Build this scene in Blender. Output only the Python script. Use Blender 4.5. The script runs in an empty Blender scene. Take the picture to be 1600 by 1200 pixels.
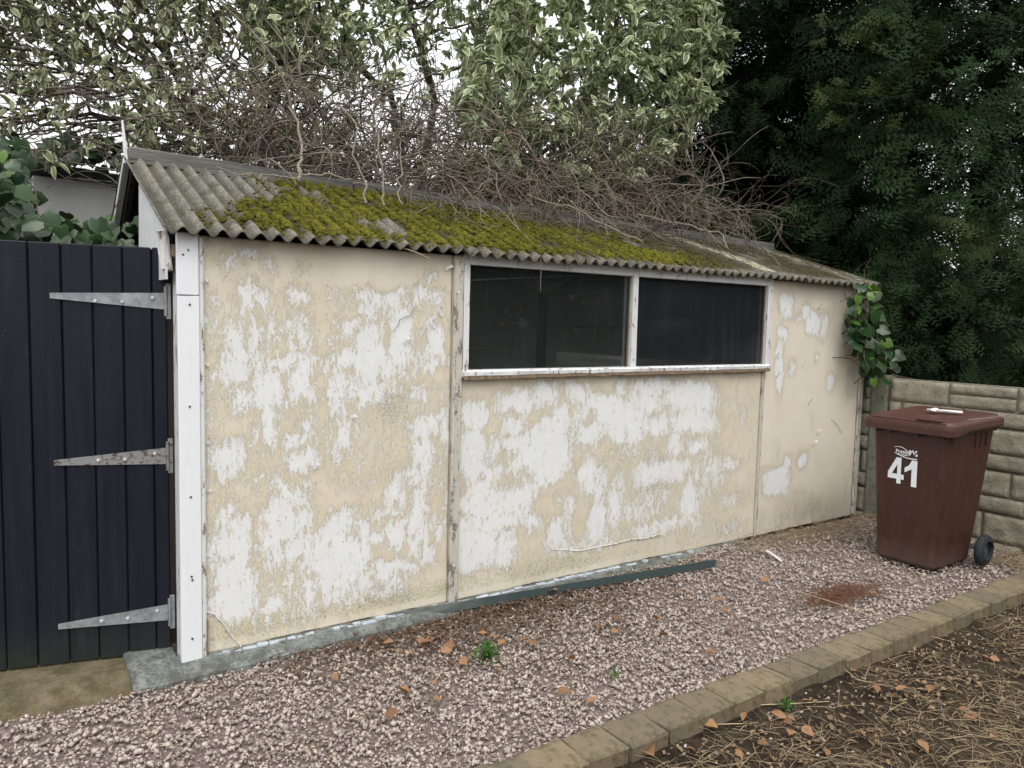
import bpy, math, random
import numpy as np
from mathutils import Matrix, Vector

S = bpy.context.scene
R = math.radians
rng = np.random.default_rng(7)
random.seed(5)

# ------------------------------------------------------------ camera
CAM = (-0.7381, -3.3898, 1.4693); YAW, PITCH, ROLL, FPX = 0.60176, 0.08326, 0.024275, 1202.06
def cam_axes():
    f = np.array([math.sin(YAW)*math.cos(PITCH), math.cos(YAW)*math.cos(PITCH), -math.sin(PITCH)])
    r = np.array([math.cos(YAW), -math.sin(YAW), 0.]); u = np.cross(r, f)
    return r*math.cos(ROLL)+u*math.sin(ROLL), -r*math.sin(ROLL)+u*math.cos(ROLL), f
cr, cu, cf = cam_axes()
cd = bpy.data.cameras.new('camera'); cam = bpy.data.objects.new('camera', cd); S.collection.objects.link(cam)
cam.matrix_world = Matrix(((cr[0], cu[0], -cf[0], CAM[0]), (cr[1], cu[1], -cf[1], CAM[1]), (cr[2], cu[2], -cf[2], CAM[2]), (0, 0, 0, 1)))
cd.sensor_width = 36; cd.lens = FPX/1600*36; cd.clip_start = 0.05; cd.clip_end = 500
S.camera = cam

# ------------------------------------------------------------ world, sun, exposure (overcast)
SUN_EL, SUN_AZ = R(58), R(205)      # azimuth clockwise from +Y
w = bpy.data.worlds.new('World'); S.world = w; w.use_nodes = True
nt = w.node_tree; nt.nodes.clear()
sky = nt.nodes.new('ShaderNodeTexSky'); sky.sky_type = 'NISHITA'; sky.sun_disc = False
sky.sun_elevation = SUN_EL; sky.sun_rotation = SUN_AZ; sky.air_density = 2.0; sky.dust_density = 6.0
hs = nt.nodes.new('ShaderNodeHueSaturation'); hs.inputs['Saturation'].default_value = 0.25
b1 = nt.nodes.new('ShaderNodeBackground'); b1.inputs[1].default_value = 0.06
b2 = nt.nodes.new('ShaderNodeBackground'); b2.inputs[0].default_value = (0.965, 0.975, 0.985, 1); b2.inputs[1].default_value = 0.95   # the cloud deck
ad = nt.nodes.new('ShaderNodeAddShader'); wo = nt.nodes.new('ShaderNodeOutputWorld')
nt.links.new(sky.outputs[0], hs.inputs['Color']); nt.links.new(hs.outputs[0], b1.inputs[0])
nt.links.new(b1.outputs[0], ad.inputs[0]); nt.links.new(b2.outputs[0], ad.inputs[1]); nt.links.new(ad.outputs[0], wo.inputs[0])
sd = bpy.data.lights.new('sun', 'SUN'); sd.energy = 0.9; sd.angle = R(35); sd.color = (1, .97, .93)
so = bpy.data.objects.new('sun', sd); S.collection.objects.link(so)
dirv = Vector((math.sin(SUN_AZ)*math.cos(SUN_EL), math.cos(SUN_AZ)*math.cos(SUN_EL), math.sin(SUN_EL)))
so.rotation_euler = dirv.to_track_quat('Z', 'Y').to_euler()
S.view_settings.view_transform = 'Standard'; S.view_settings.look = 'None'; S.view_settings.gamma = 1
S.view_settings.use_curve_mapping = False; S.view_settings.exposure = 0.36
S.render.engine = 'CYCLES'
S.cycles.max_bounces = 6; S.cycles.transparent_max_bounces = 8; S.cycles.caustics_reflective = False; S.cycles.caustics_refractive = False

# ------------------------------------------------------------ helpers: rays, noise, meshes
def ray(x, y): return (x-800)/FPX*cr - (y-600)/FPX*cu + cf
def at(x, y, Y):                      # the point of the photographed direction that lies at depth Y
    d = ray(x, y); t = (Y-CAM[1])/d[1]; return np.array(CAM)+t*d
def onz(x, y, z):
    d = ray(x, y); t = (z-CAM[2])/d[2]; return np.array(CAM)+t*d

def _h(ix, iy, iz):
    n = (ix*374761393+iy*668265263+iz*2147483647+1013904223) & 0xffffffff
    n = ((n ^ (n >> 13))*1274126177) & 0xffffffff
    n = ((n ^ (n >> 15))*2246822519) & 0xffffffff
    return ((n ^ (n >> 16)) & 0xffffff)/float(0xffffff)
def vn(x, y, z=0.):
    x, y, z = np.broadcast_arrays(np.asarray(x, float), np.asarray(y, float), np.asarray(z, float))
    x0 = np.floor(x).astype(np.int64); y0 = np.floor(y).astype(np.int64); z0 = np.floor(z).astype(np.int64)
    fx, fy, fz = x-x0, y-y0, z-z0
    fx = fx*fx*(3-2*fx); fy = fy*fy*(3-2*fy); fz = fz*fz*(3-2*fz)
    r = 0
    for i in (0, 1):
        for j in (0, 1):
            for k in (0, 1):
                r = r+_h(x0+i, y0+j, z0+k)*(fx if i else 1-fx)*(fy if j else 1-fy)*(fz if k else 1-fz)
    return r
def fbm(x, y, z=0., o=4):
    r = 0; a = .5; t = 0
    for i in range(o):
        r = r+a*vn(np.asarray(x)*2**i+i*17.3, np.asarray(y)*2**i+i*5.1, np.asarray(z)*2**i); t += a; a *= .5
    return r/t
def sm(a, b, x):
    t = np.clip((np.asarray(x, float)-a)/(b-a), 0, 1); return t*t*(3-2*t)
def nrm(v): return v/np.maximum(np.linalg.norm(v, axis=-1, keepdims=True), 1e-9)

def link(o, parent=None):
    S.collection.objects.link(o)
    if parent is not None: o.parent = parent
    return o
def mesh(name, V, F, mat, attrs=None, smooth=False):
    V = np.asarray(V, np.float32).reshape(-1, 3)
    me = bpy.data.meshes.new(name)
    if isinstance(F, np.ndarray):
        k = F.shape[1]; n = len(F); F = F.astype(np.int32)
        me.vertices.add(len(V)); me.vertices.foreach_set('co', V.ravel())
        me.loops.add(n*k); me.loops.foreach_set('vertex_index', F.ravel())
        me.polygons.add(n); me.polygons.foreach_set('loop_start', np.arange(0, n*k, k, dtype=np.int32))
        me.update(calc_edges=True)
    else:
        me.from_pydata(V.tolist(), [], [list(map(int, f)) for f in F]); me.update()
    if smooth: me.polygons.foreach_set('use_smooth', np.ones(len(me.polygons), bool))
    for kx, a in (attrs or {}).items():
        at_ = me.attributes.new(kx, 'FLOAT', 'POINT'); at_.data.foreach_set('value', np.asarray(a, np.float32))
    if mat: me.materials.append(mat)
    return me
def org(parent):
    p = np.zeros(3)
    while parent is not None: p = p+np.array(parent.location); parent = parent.parent
    return p
def part(name, V, F, mat, parent=None, attrs=None, smooth=False, kind=None):
    V = np.asarray(V, float).reshape(-1, 3)-org(parent)
    o = bpy.data.objects.new(name, mesh(name, V, F, mat, attrs, smooth))
    link(o, parent)
    if kind: o['kind'] = kind
    return o
def tag(o, label=None, cat=None, group=None, kind=None):
    for k, v in (('label', label), ('category', cat), ('group', group), ('kind', kind)):
        if v: o[k] = v
    return o
def thing(name, loc, label, cat, group=None):
    o = bpy.data.objects.new(name, None); o.location = loc; o.empty_display_size = .1; link(o)
    return tag(o, label, cat, group)

class MB:                              # collects shapes into one mesh
    def __init__(s): s.V = []; s.F = []; s.n = 0; s.A = []
    def add(s, V, F, a=0.):
        V = np.asarray(V, float).reshape(-1, 3)
        s.V.append(V); s.F += [[int(i)+s.n for i in f] for f in F]; s.n += len(V); s.A.append(np.full(len(V), a) if np.isscalar(a) else np.asarray(a)); return s
    def build(s, name, mat, parent=None, smooth=False, kind=None):
        A = np.concatenate(s.A)
        return part(name, np.concatenate(s.V), s.F, mat, parent, {'tint': A}, smooth, kind)
def cbox(c, size, b=.004, jit=0., rot=None):     # chamfered box, 44 triangles
    c = np.asarray(c, float); h = np.asarray(size, float)/2; b = min(b, h.min()*.45)
    V = []; idx = {}
    for sx in (-1, 1):
        for sy in (-1, 1):
            for sz in (-1, 1):
                for ax in range(3):
                    p = np.array([sx*(h[0]-b), sy*(h[1]-b), sz*(h[2]-b)]); p[ax] = (sx, sy, sz)[ax]*h[ax]
                    idx[(sx, sy, sz, ax)] = len(V); V.append(p)
    F = []
    for ax in range(3):
        o = [a for a in range(3) if a != ax]
        for s_ in (-1, 1):
            q = []
            for a, b_ in ((-1, -1), (1, -1), (1, 1), (-1, 1)):
                k = [0, 0, 0]; k[ax] = s_; k[o[0]] = a; k[o[1]] = b_; q.append(idx[(*k, ax)])
            F.append(q)
    for ax in range(3):               # edges run along ax
        o = [a for a in range(3) if a != ax]
        for a in (-1, 1):
            for b_ in (-1, 1):
                def K(s_, fa):
                    k = [0, 0, 0]; k[ax] = s_; k[o[0]] = a; k[o[1]] = b_; return idx[(*k, fa)]
                F.append([K(-1, o[0]), K(1, o[0]), K(1, o[1]), K(-1, o[1])])
    for sx in (-1, 1):
        for sy in (-1, 1):
            for sz in (-1, 1): F.append([idx[(sx, sy, sz, 0)], idx[(sx, sy, sz, 1)], idx[(sx, sy, sz, 2)]])
    V = np.array(V)
    G = []
    for f in F:
        n = np.cross(V[f[1]]-V[f[0]], V[f[2]]-V[f[0]])
        G.append(f if n @ V[f].mean(0) > 0 else f[::-1])
    if jit: V = V+rng.normal(0, jit, V.shape)
    if rot is not None: V = V @ np.array(rot).T
    return V+c, G
def rotz(a): c, s = math.cos(a), math.sin(a); return np.array([[c, -s, 0], [s, c, 0], [0, 0, 1.]])
def span(x0, x1, y0, y1, z0, z1, b=.003, jit=0.): return cbox(((x0+x1)/2, (y0+y1)/2, (z0+z1)/2), (abs(x1-x0), abs(y1-y0), abs(z1-z0)), b, jit)
def cyl(a, b, r0, r1=None, n=12, caps=True):
    a = np.asarray(a, float); b = np.asarray(b, float); r1 = r0 if r1 is None else r1
    d = nrm(b-a); t = np.array([0, 0, 1.]) if abs(d[2]) < .9 else np.array([1., 0, 0]); u = nrm(np.cross(d, t)); v = np.cross(d, u)
    th = np.arange(n)*2*math.pi/n; C = np.cos(th)[:, None]*u+np.sin(th)[:, None]*v
    V = np.vstack([a+r0*C, b+r1*C]); F = [[i, (i+1) % n, n+(i+1) % n, n+i] for i in range(n)]
    if caps: F += [list(range(n))[::-1], list(range(n, 2*n))]
    return V, F
def segs(A, B, ra, rb, n=4):           # many tapered tube segments at once
    A = np.asarray(A, float); B = np.asarray(B, float); d = nrm(B-A)
    t = np.where(np.abs(d[:, 2:3]) < .9, np.array([[0, 0, 1.]]), np.array([[1., 0, 0]]))
    u = nrm(np.cross(d, t)); v = np.cross(d, u)
    th = np.arange(n)*2*math.pi/n
    C = np.cos(th)[None, :, None]*u[:, None]+np.sin(th)[None, :, None]*v[:, None]
    ov = d*np.asarray(ra)[:, None]*.4
    V = np.concatenate([(A-ov)[:, None]+C*np.asarray(ra)[:, None, None], (B+ov)[:, None]+C*np.asarray(rb)[:, None, None]], 1)
    m = len(A); i = np.arange(n); j = (i+1) % n
    q = np.stack([i, j, n+j, n+i], 1)
    F = (q[None]+np.arange(m)[:, None, None]*2*n).reshape(-1, 4)
    return V.reshape(-1, 3), F
def path_segs(paths, radii, n=3):
    A, B, ra, rb = [], [], [], []
    for P, r in zip(paths, radii):
        A.append(P[:-1]); B.append(P[1:]); ra.append(r[:-1]); rb.append(r[1:])
    return segs(np.concatenate(A), np.concatenate(B), np.concatenate(ra), np.concatenate(rb), n)
def wander(p, d, L, n, wob, grav=0.):   # a curving twig
    P = [np.array(p, float)]; d = nrm(np.array(d, float)); c = rng.normal(0, wob, 3)
    for i in range(n):
        c = c*.8+rng.normal(0, wob*.6, 3); d = nrm(d+c+np.array([0, 0, grav])); P.append(P[-1]+d*L/n)
    return np.array(P)
def place(bV, bF, M, T, s=None):       # bake m copies of a base mesh: M (m,3,3) rotations, T (m,3)
    m = len(T); X = bV[None] @ np.transpose(M, (0, 2, 1))
    if s is not None: X = X*np.asarray(s)[:, None, None]
    X = X+T[:, None]
    F = (bF[None]+np.arange(m)[:, None, None]*len(bV)).reshape(-1, bF.shape[1])
    return X.reshape(-1, 3), F
def frames(d, up):                     # rotation whose Y is d and Z near up
    d = nrm(d); x = nrm(np.cross(d, up)); z = np.cross(x, d)
    return np.stack([x, d, z], -1)
def tri(F):
    F = np.asarray(F); return np.concatenate([F[:, [0, 1, 2]], F[:, [0, 2, 3]]])
def rand_rot(m):
    q = nrm(rng.normal(size=(m, 4))); a, b, c, d = q.T
    return np.stack([np.stack([1-2*(c*c+d*d), 2*(b*c-a*d), 2*(b*d+a*c)], -1), np.stack([2*(b*c+a*d), 1-2*(b*b+d*d), 2*(c*d-a*b)], -1), np.stack([2*(b*d-a*c), 2*(c*d+a*b), 1-2*(b*b+c*c)], -1)], 1)

# ------------------------------------------------------------ materials
class M:
    def __init__(s, name, rough=.8, spec=.3):
        s.m = bpy.data.materials.new(name); s.m.use_nodes = True; s.t = s.m.node_tree; s.t.nodes.clear()
        s.out = s.t.nodes.new('ShaderNodeOutputMaterial'); s.p = s.t.nodes.new('ShaderNodeBsdfPrincipled')
        s.t.links.new(s.p.outputs[0], s.out.inputs[0]); s.set('Roughness', rough); s.set('Specular IOR Level', spec)
        s.co = s.t.nodes.new('ShaderNodeTexCoord').outputs['Object']
    def set(s, k, v):
        if isinstance(v, bpy.types.NodeSocket): s.t.links.new(v, s.p.inputs[k])
        else: s.p.inputs[k].default_value = (*v, 1) if isinstance(v, (tuple, list)) and len(v) == 3 else v
        return s
    def _in(s, sock, v):
        if isinstance(v, bpy.types.NodeSocket): s.t.links.new(v, sock)
        elif isinstance(v, (tuple, list)) and len(v) == 3 and sock.type == 'RGBA': sock.default_value = (*v, 1)
        else: sock.default_value = v
    def map(s, sc, vec=None):
        n = s.t.nodes.new('ShaderNodeMapping'); s.t.links.new(vec or s.co, n.inputs[0]); n.inputs['Scale'].default_value = sc if isinstance(sc, tuple) else (sc,)*3; return n.outputs[0]
    def noise(s, sc, det=4, rough=.6, vec=None, dist=0.):
        n = s.t.nodes.new('ShaderNodeTexNoise'); s.t.links.new(s.map(sc, vec), n.inputs['Vector']); n.inputs['Scale'].default_value = 1
        n.inputs['Detail'].default_value = det; n.inputs['Roughness'].default_value = rough; n.inputs['Distortion'].default_value = dist; return n.outputs['Fac']
    def voro(s, sc, feat='F1', out='Distance', vec=None):
        n = s.t.nodes.new('ShaderNodeTexVoronoi'); n.feature = feat; s.t.links.new(s.map(sc, vec), n.inputs['Vector']); n.inputs['Scale'].default_value = 1; return n.outputs[out]
    def math(s, op, a, b=0., c=0.):
        n = s.t.nodes.new('ShaderNodeMath'); n.operation = op
        for i, v in enumerate((a, b, c)): s._in(n.inputs[i], v)
        return n.outputs[0]
    def ramp(s, fac, *stops, mode='LINEAR'):
        n = s.t.nodes.new('ShaderNodeValToRGB'); n.color_ramp.interpolation = mode; e = n.color_ramp.elements
        while len(e) < len(stops): e.new(.5)
        for el, (p, c) in zip(e, stops):
            el.position = p; el.color = (*c, 1) if isinstance(c, tuple) else (c, c, c, 1)
        s.t.links.new(fac, n.inputs[0]); return n.outputs[0]
    def step(s, fac, a, b): 
        n = s.t.nodes.new('ShaderNodeMapRange'); n.interpolation_type = 'SMOOTHSTEP'; s._in(n.inputs[0], fac); n.inputs[1].default_value = a; n.inputs[2].default_value = b; return n.outputs[0]
    def mix(s, fac, a, b, mode='MIX'):
        n = s.t.nodes.new('ShaderNodeMix'); n.data_type = 'RGBA'; n.blend_type = mode
        s._in(n.inputs[0], fac); s._in(n.inputs[6], a); s._in(n.inputs[7], b); return n.outputs[2]
    def attr(s, name): n = s.t.nodes.new('ShaderNodeAttribute'); n.attribute_name = name; return n.outputs['Fac']
    def rnd(s): return s.t.nodes.new('ShaderNodeObjectInfo').outputs['Random']
    def sep(s, vec=None):
        n = s.t.nodes.new('ShaderNodeSeparateXYZ'); s.t.links.new(vec or s.co, n.inputs[0]); return n.outputs
    def bump(s, h, dist=.01, st=1.):
        n = s.t.nodes.new('ShaderNodeBump'); n.inputs['Distance'].default_value = dist; n.inputs['Strength'].default_value = st
        s.t.links.new(h, n.inputs['Height']); s.set('Normal', n.outputs[0]); return s
    def col(s, c): return s.set('Base Color', c)

def srgb(r, g, b): return tuple(((c/255)/12.92 if c/255 <= .04045 else ((c/255+.055)/1.055)**2.4) for c in (r, g, b))
MT = {}
def simple(name, a, b, sc=20., rough=.8, spec=.3, bump=.002, bs=None, det=5):
    m = M(name, rough, spec); n = m.noise(sc, det); m.col(m.mix(m.step(n, .3, .7), a, b))
    if bump: m.bump(m.noise(bs or (sc*4 if not isinstance(sc, tuple) else tuple(v*3 for v in sc)), 3), bump)
    MT[name] = m.m; return m

# painted asbestos sheet, cream over white, flaking; the attributes say where it has flaked
def wall_mat():
    m = M('flaking_paint', .75, .3)
    pe = m.attr('peel'); gr = m.attr('grey'); lo = m.attr('low')
    st = m.noise((95, 95, 32), 5, .75); md = m.noise((30, 30, 12), 4, .7, dist=.6); fi = m.noise((300, 300, 130), 3, .85); big = m.noise(5, 3)
    f = m.math('ADD', pe, m.math('MULTIPLY', m.math('SUBTRACT', st, .5), 1.5))
    f = m.math('ADD', f, m.math('MULTIPLY', m.math('SUBTRACT', md, .5), 1.45))
    f = m.math('ADD', f, m.math('MULTIPLY', m.math('SUBTRACT', fi, .5), 1.7))
    mk = m.step(f, .46, .54)
    cream = m.mix(m.step(big, .3, .7), (.72, .665, .565), (.70, .635, .52))
    cream = m.mix(m.math('MULTIPLY', m.step(m.noise((14, 14, 5), 5, .7), .5, .75), .30), cream, (.61, .53, .40))
    cream = m.mix(m.step(m.math('ADD', pe, m.math('MULTIPLY', big, .3)), .1, .7), cream, (.64, .57, .425))
    white = m.mix(m.noise(9, 4), (.70, .73, .75), (.78, .785, .775))
    white = m.mix(m.step(f, .50, .80), (.73, .70, .62), white)
    c = m.mix(mk, cream, white)
    c = m.mix(m.math('MULTIPLY', m.step(m.noise((200, 200, 120), 2, .7), .58, .72), .25), c, (.50, .45, .33))
    edge = m.math('MULTIPLY', m.step(f, .36, .46), m.math('SUBTRACT', 1., m.step(f, .50, .60)))
    c = m.mix(m.math('MULTIPLY', edge, .25), c, (.84, .80, .68))
    g = m.math('ADD', m.math('MULTIPLY', gr, .62), m.math('MULTIPLY', m.math('SUBTRACT', m.noise(150, 3, .75), .5), 3.2))
    c = m.mix(m.math('MULTIPLY', m.step(g, .55, .75), .75), c, (.33, .32, .27))
    dots = m.math('MULTIPLY', m.math('SUBTRACT', 1., m.step(m.voro(70), .10, .17)), m.step(m.math('ADD', gr, m.math('MULTIPLY', m.noise(3, 2), .6)), .42, .62))
    c = m.mix(m.math('MULTIPLY', dots, .55), c, (.20, .19, .15))
    lw = m.math('ADD', lo, m.math('MULTIPLY', m.math('SUBTRACT', m.noise((120, 120, 90), 4, .75), .5), 1.7))
    c = m.mix(m.math('MULTIPLY', m.step(lw, .55, .78), .6), c, (.33, .31, .17))
    c = m.mix(m.math('MULTIPLY', m.step(m.noise((38, 38, 3.2), 4, .7), .56, .8), .22), c, (.40, .34, .24))
    c = m.mix(m.math('MULTIPLY', m.step(m.math('ADD', m.attr('dirt_topband'), m.math('MULTIPLY', m.noise((18, 18, 8), 5, .7), .8)), .55, 1.15), .55), c, (.36, .35, .27))
    m.col(c); m.set('Roughness', m.ramp(mk, (0, .55), (1, .85)))
    h = m.math('SUBTRACT', m.math('MULTIPLY', m.noise(60, 4), .25), m.math('MULTIPLY', mk, .9))
    m.bump(h, .0016, .9); MT['wall'] = m.m
wall_mat()

def white_paint(name, worn, a=(.74, .76, .80), b=(.80, .81, .83), under=(.33, .25, .17)):
    m = M(name, .5, .35); f = m.math('ADD', m.noise((35, 35, 9), 5, .75), m.math('MULTIPLY', m.noise(160, 2), .25))
    mk = m.step(f, worn, worn+.04)
    c = m.mix(m.noise(6, 4), a, b); c = m.mix(m.math('MULTIPLY', m.step(m.noise((70, 70, 6), 3), .55, .8), .3), c, (.5, .48, .44))
    m.col(m.mix(mk, c, m.mix(m.noise(90, 3), under, tuple(v*.5 for v in under)))); m.bump(m.math('SUBTRACT', m.math('MULTIPLY', m.noise(80, 3), .3), mk), .0015); MT[name] = m.m
white_paint('paint_clean', .86)
white_paint('paint_worn', .69, (.66, .66, .66), (.74, .74, .73))
white_paint('paint_frame', .725, (.62, .62, .62), (.72, .73, .74), (.30, .22, .16))
white_paint('paint_batten', .68, (.46, .44, .39), (.58, .55, .48), (.26, .245, .21))
white_paint('paint_sill', .69, (.78, .79, .80), (.84, .84, .84), (.38, .24, .15))

m = M('navy', .55, .22)       # gate boards, navy black
n = m.noise((30, 30, 1.6), 5, .6); c = m.mix(n, (.006, .008, .014), (.012, .015, .024)); c = m.mix(m.math('MULTIPLY', m.rnd(), .5), c, (.010, .012, .021))
sp = m.math('MULTIPLY', m.math('SUBTRACT', 1., m.step(m.voro(46), .035, .06)), m.step(m.noise(4, 2), .47, .62))
c = m.mix(m.math('MULTIPLY', sp, .8), c, (.32, .36, .38)); c = m.mix(m.math('MULTIPLY', m.step(m.noise((9, 9, 1.3), 5, .75), .55, .8), .35), c, (.05, .055, .06)); c = m.mix(m.math('MULTIPLY', m.step(m.noise((60, 60, 9), 4, .8), .62, .72), .4), c, (.07, .075, .08))
lowg = m.math('SUBTRACT', 1., m.step(m.math('ADD', m.sep()[2], m.math('MULTIPLY', m.noise(14, 4), .22)), .05, .34))
c = m.mix(m.math('MULTIPLY', lowg, .55), c, (.035, .04, .028))
m.col(c); m.set('Roughness', m.ramp(n, (.3, .32), (.7, .55))); m.bump(m.noise((140, 140, 5), 4), .0009); MT['navy'] = m.m

m = M('galv', .5, .5); n = m.noise(28, 5, .7); c = m.mix(m.step(n, .3, .7), (.20, .215, .23), (.36, .375, .39)); m.col(c); m.set('Metallic', .35); m.bump(m.noise(160, 3), .0008); MT['galv'] = m.m
m = M('galv_rust', .65, .4); n = m.math('ADD', m.noise((40, 40, 60), 5, .7), 0.); c = m.mix(m.step(n, .52, .60), (.24, .245, .25), (.10, .055, .038)); m.col(c); m.set('Metallic', .2); m.bump(n, .0015); MT['galv_rust'] = m.m
simple('bolt', (.42, .43, .44), (.6, .6, .6), 60, .3, .5, 0)
simple('screw', (.02, .02, .02), (.05, .045, .04), 60, .6, .3, 0)

# roof sheets
m = M('corrugated', .92, .15); rr = m.rnd(); n1 = m.noise(9, 5, .7); n2 = m.noise(70, 4, .75)
c = m.mix(m.step(n1, .35, .68), (.075, .073, .068), (.185, .175, .152)); c = m.mix(m.math('MULTIPLY', rr, .3), c, (.21, .195, .155))
c = m.mix(m.math('MULTIPLY', m.step(n2, .48, .62), .75), c, (.30, .28, .21))
c = m.mix(m.math('MULTIPLY', m.step(m.noise(150, 3), .58, .66), .5), c, (.055, .05, .04))
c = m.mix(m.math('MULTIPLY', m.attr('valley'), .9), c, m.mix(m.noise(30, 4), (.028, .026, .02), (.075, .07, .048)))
c = m.mix(m.math('MULTIPLY', m.attr('moss'), .95), c, m.mix(m.noise((45, 12, 12), 5, .75), (.016, .015, .009), (.085, .072, .035)))
c = m.mix(m.math('MULTIPLY', m.step(m.math('ADD', m.attr('pale'), m.math('MULTIPLY', m.math('SUBTRACT', m.noise((150, 14, 14), 4, .7), .5), 1.9)), .5, .66), .85), c, (.42, .41, .29))
m.col(c); m.bump(m.noise(110, 5, .75), .004); MT['corrugated'] = m.m
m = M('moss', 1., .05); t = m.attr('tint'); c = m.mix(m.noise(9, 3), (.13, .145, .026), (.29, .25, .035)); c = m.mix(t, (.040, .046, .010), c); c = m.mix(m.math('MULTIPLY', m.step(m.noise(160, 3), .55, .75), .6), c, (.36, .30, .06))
m.col(c); m.bump(m.noise(420, 3, .8), .006); MT['moss'] = m.m
simple('old_wood', (.085, .085, .082), (.20, .195, .18), (3, 30, 60), .9, .1, .004)
simple('brown_wood', (.12, .085, .055), (.26, .20, .14), (40, 40, 6), .85, .2, .002)
simple('recess_dark_wood', (.035, .03, .026), (.07, .06, .05), (40, 40, 6), .9, .1, .002)
simple('gable', (.60, .61, .63), (.70, .70, .71), 14, .7, .25, .002)
simple('interior', (.55, .48, .40), (.66, .58, .49), 7, .9, .1, .001)
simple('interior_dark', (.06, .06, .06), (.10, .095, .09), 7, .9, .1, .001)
simple('curved_tube', (.38, .40, .06), (.46, .46, .08), 20, .5, .3, 0)
simple('cable', (.35, .35, .35), (.5, .5, .5), 20, .6, .3, 0)

# glass with a film of dust
m = M('glass', .05, .5); t = m.t; t.nodes.remove(m.p)
tr = t.nodes.new('ShaderNodeBsdfTransparent'); tr.inputs[0].default_value = (.80, .84, .86, 1); gl = t.nodes.new('ShaderNodeBsdfGlossy'); gl.inputs['Roughness'].default_value = .04; gl.inputs[0].default_value = (.8, .85, .9, 1)
fr = t.nodes.new('ShaderNodeFresnel'); fr.inputs[0].default_value = 1.45; mx = t.nodes.new('ShaderNodeMixShader'); t.links.new(fr.outputs[0], mx.inputs[0]); t.links.new(tr.outputs[0], mx.inputs[1]); t.links.new(gl.outputs[0], mx.inputs[2])
df = t.nodes.new('ShaderNodeBsdfDiffuse'); df.inputs[0].default_value = (.34, .36, .37, 1); m2 = t.nodes.new('ShaderNodeMixShader')
dn = m.math('ADD', m.math('MULTIPLY', m.step(m.noise((1.3, 1.3, 2.2), 3, .6), .48, .85), .07), m.math('MULTIPLY', m.math('MULTIPLY', m.math('SUBTRACT', 1., m.step(m.voro(95), .05, .10)), m.step(m.noise(5, 2), .42, .62)), .35))
dn = m.math('ADD', m.math('ADD', dn, m.math('MULTIPLY', m.step(m.noise((70, 70, 3), 3), .5, .8), .035)), .032)
t.links.new(dn, m2.inputs[0]); t.links.new(mx.outputs[0], m2.inputs[1]); t.links.new(df.outputs[0], m2.inputs[2]); t.links.new(m2.outputs[0], m.out.inputs[0]); MT['glass'] = m.m

# ground things
m = M('plinth', .9, .15); n = m.noise(14, 5, .7); c = m.mix(m.step(n, .35, .65), (.12, .125, .11), (.27, .29, .275)); c = m.mix(m.math('MULTIPLY', m.step(m.noise(60, 4, .8), .5, .62), .6), c, (.075, .07, .055)); m.col(c); m.bump(m.noise(70, 5, .8), .008); MT['plinth'] = m.m
simple('plinth_paint', (.36, .41, .46), (.50, .54, .58), 22, .8, .2, .002)
m = M('slab', .9, .15); n = m.noise(8, 5, .75); c = m.mix(m.step(n, .35, .65), (.095, .08, .045), (.20, .17, .115)); c = m.mix(m.math('MULTIPLY', m.step(m.noise(45, 4, .8), .5, .66), .7), c, (.15, .11, .03)); c = m.mix(m.math('MULTIPLY', m.step(m.noise(160, 2, .8), .55, .66), .5), c, (.03, .03, .02)); m.col(c); m.bump(m.noise(80, 5, .8), .006); MT['slab'] = m.m
m = M('gravel', .85, .25); t_ = m.attr('tint')
c = m.ramp(t_, (0, (.20, .155, .13)), (.25, (.36, .295, .26)), (.55, (.50, .42, .375)), (.8, (.60, .525, .475)), (.93, (.40, .32, .22)), (1, (.62, .58, .54)))
c = m.mix(m.math('MULTIPLY', m.noise(220, 4, .7), .5), c, m.mix(.5, c, (.12, .088, .07))); m.col(c); m.bump(m.noise(300, 3), .001); MT['gravel'] = m.m
simple('gravel_bed', (.17, .135, .12), (.36, .295, .265), 60, .95, .1, .01)
m = M('soil', .95, .1); n = m.noise(7, 6, .75); c = m.mix(m.step(n, .35, .65), (.035, .027, .020), (.095, .072, .050)); c = m.mix(m.math('MULTIPLY', m.step(m.noise(60, 4, .8), .52, .66), .6), c, (.14, .10, .06)); m.col(c); m.bump(m.noise(40, 6, .8), .03); MT['soil'] = m.m
m = M('kerb', .9, .15); rr = m.rnd(); c = m.mix(m.math('ADD', m.math('MULTIPLY', m.step(rr, .3, .7), .45), m.math('MULTIPLY', m.noise(5, 4, .7), .5)), (.15, .13, .095), (.28, .215, .135)); n = m.noise(16, 5, .75); c = m.mix(m.math('MULTIPLY', m.step(n, .42, .66), .75), c, (.075, .072, .045)); c = m.mix(m.math('MULTIPLY', m.step(m.noise(7, 5, .8), .56, .68), .5), c, (.27, .19, .09)); c = m.mix(m.math('MULTIPLY', m.step(m.noise(150, 3, .8), .55, .7), .5), c, (.30, .25, .17)); m.col(c); m.bump(m.noise(120, 5, .8), .004); MT['kerb'] = m.m
m = M('fence_concrete', .92, .12); n = m.noise(10, 5, .75); c = m.mix(m.step(n, .35, .65), (.28, .255, .20), (.42, .39, .315)); c = m.mix(m.math('MULTIPLY', m.step(m.noise(70, 4, .8), .5, .65), .45), c, (.15, .14, .09)); c = m.mix(m.math('MULTIPLY', m.rnd(), .25), c, (.30, .28, .20)); m.col(c); m.bump(m.noise(55, 6, .75), .014); MT['fence_concrete'] = m.m
simple('fence_joint', (.16, .145, .11), (.25, .23, .18), 30, .92, .1, .003)
simple('post_concrete', (.13, .14, .105), (.21, .21, .165), 20, .92, .1, .003)

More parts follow.
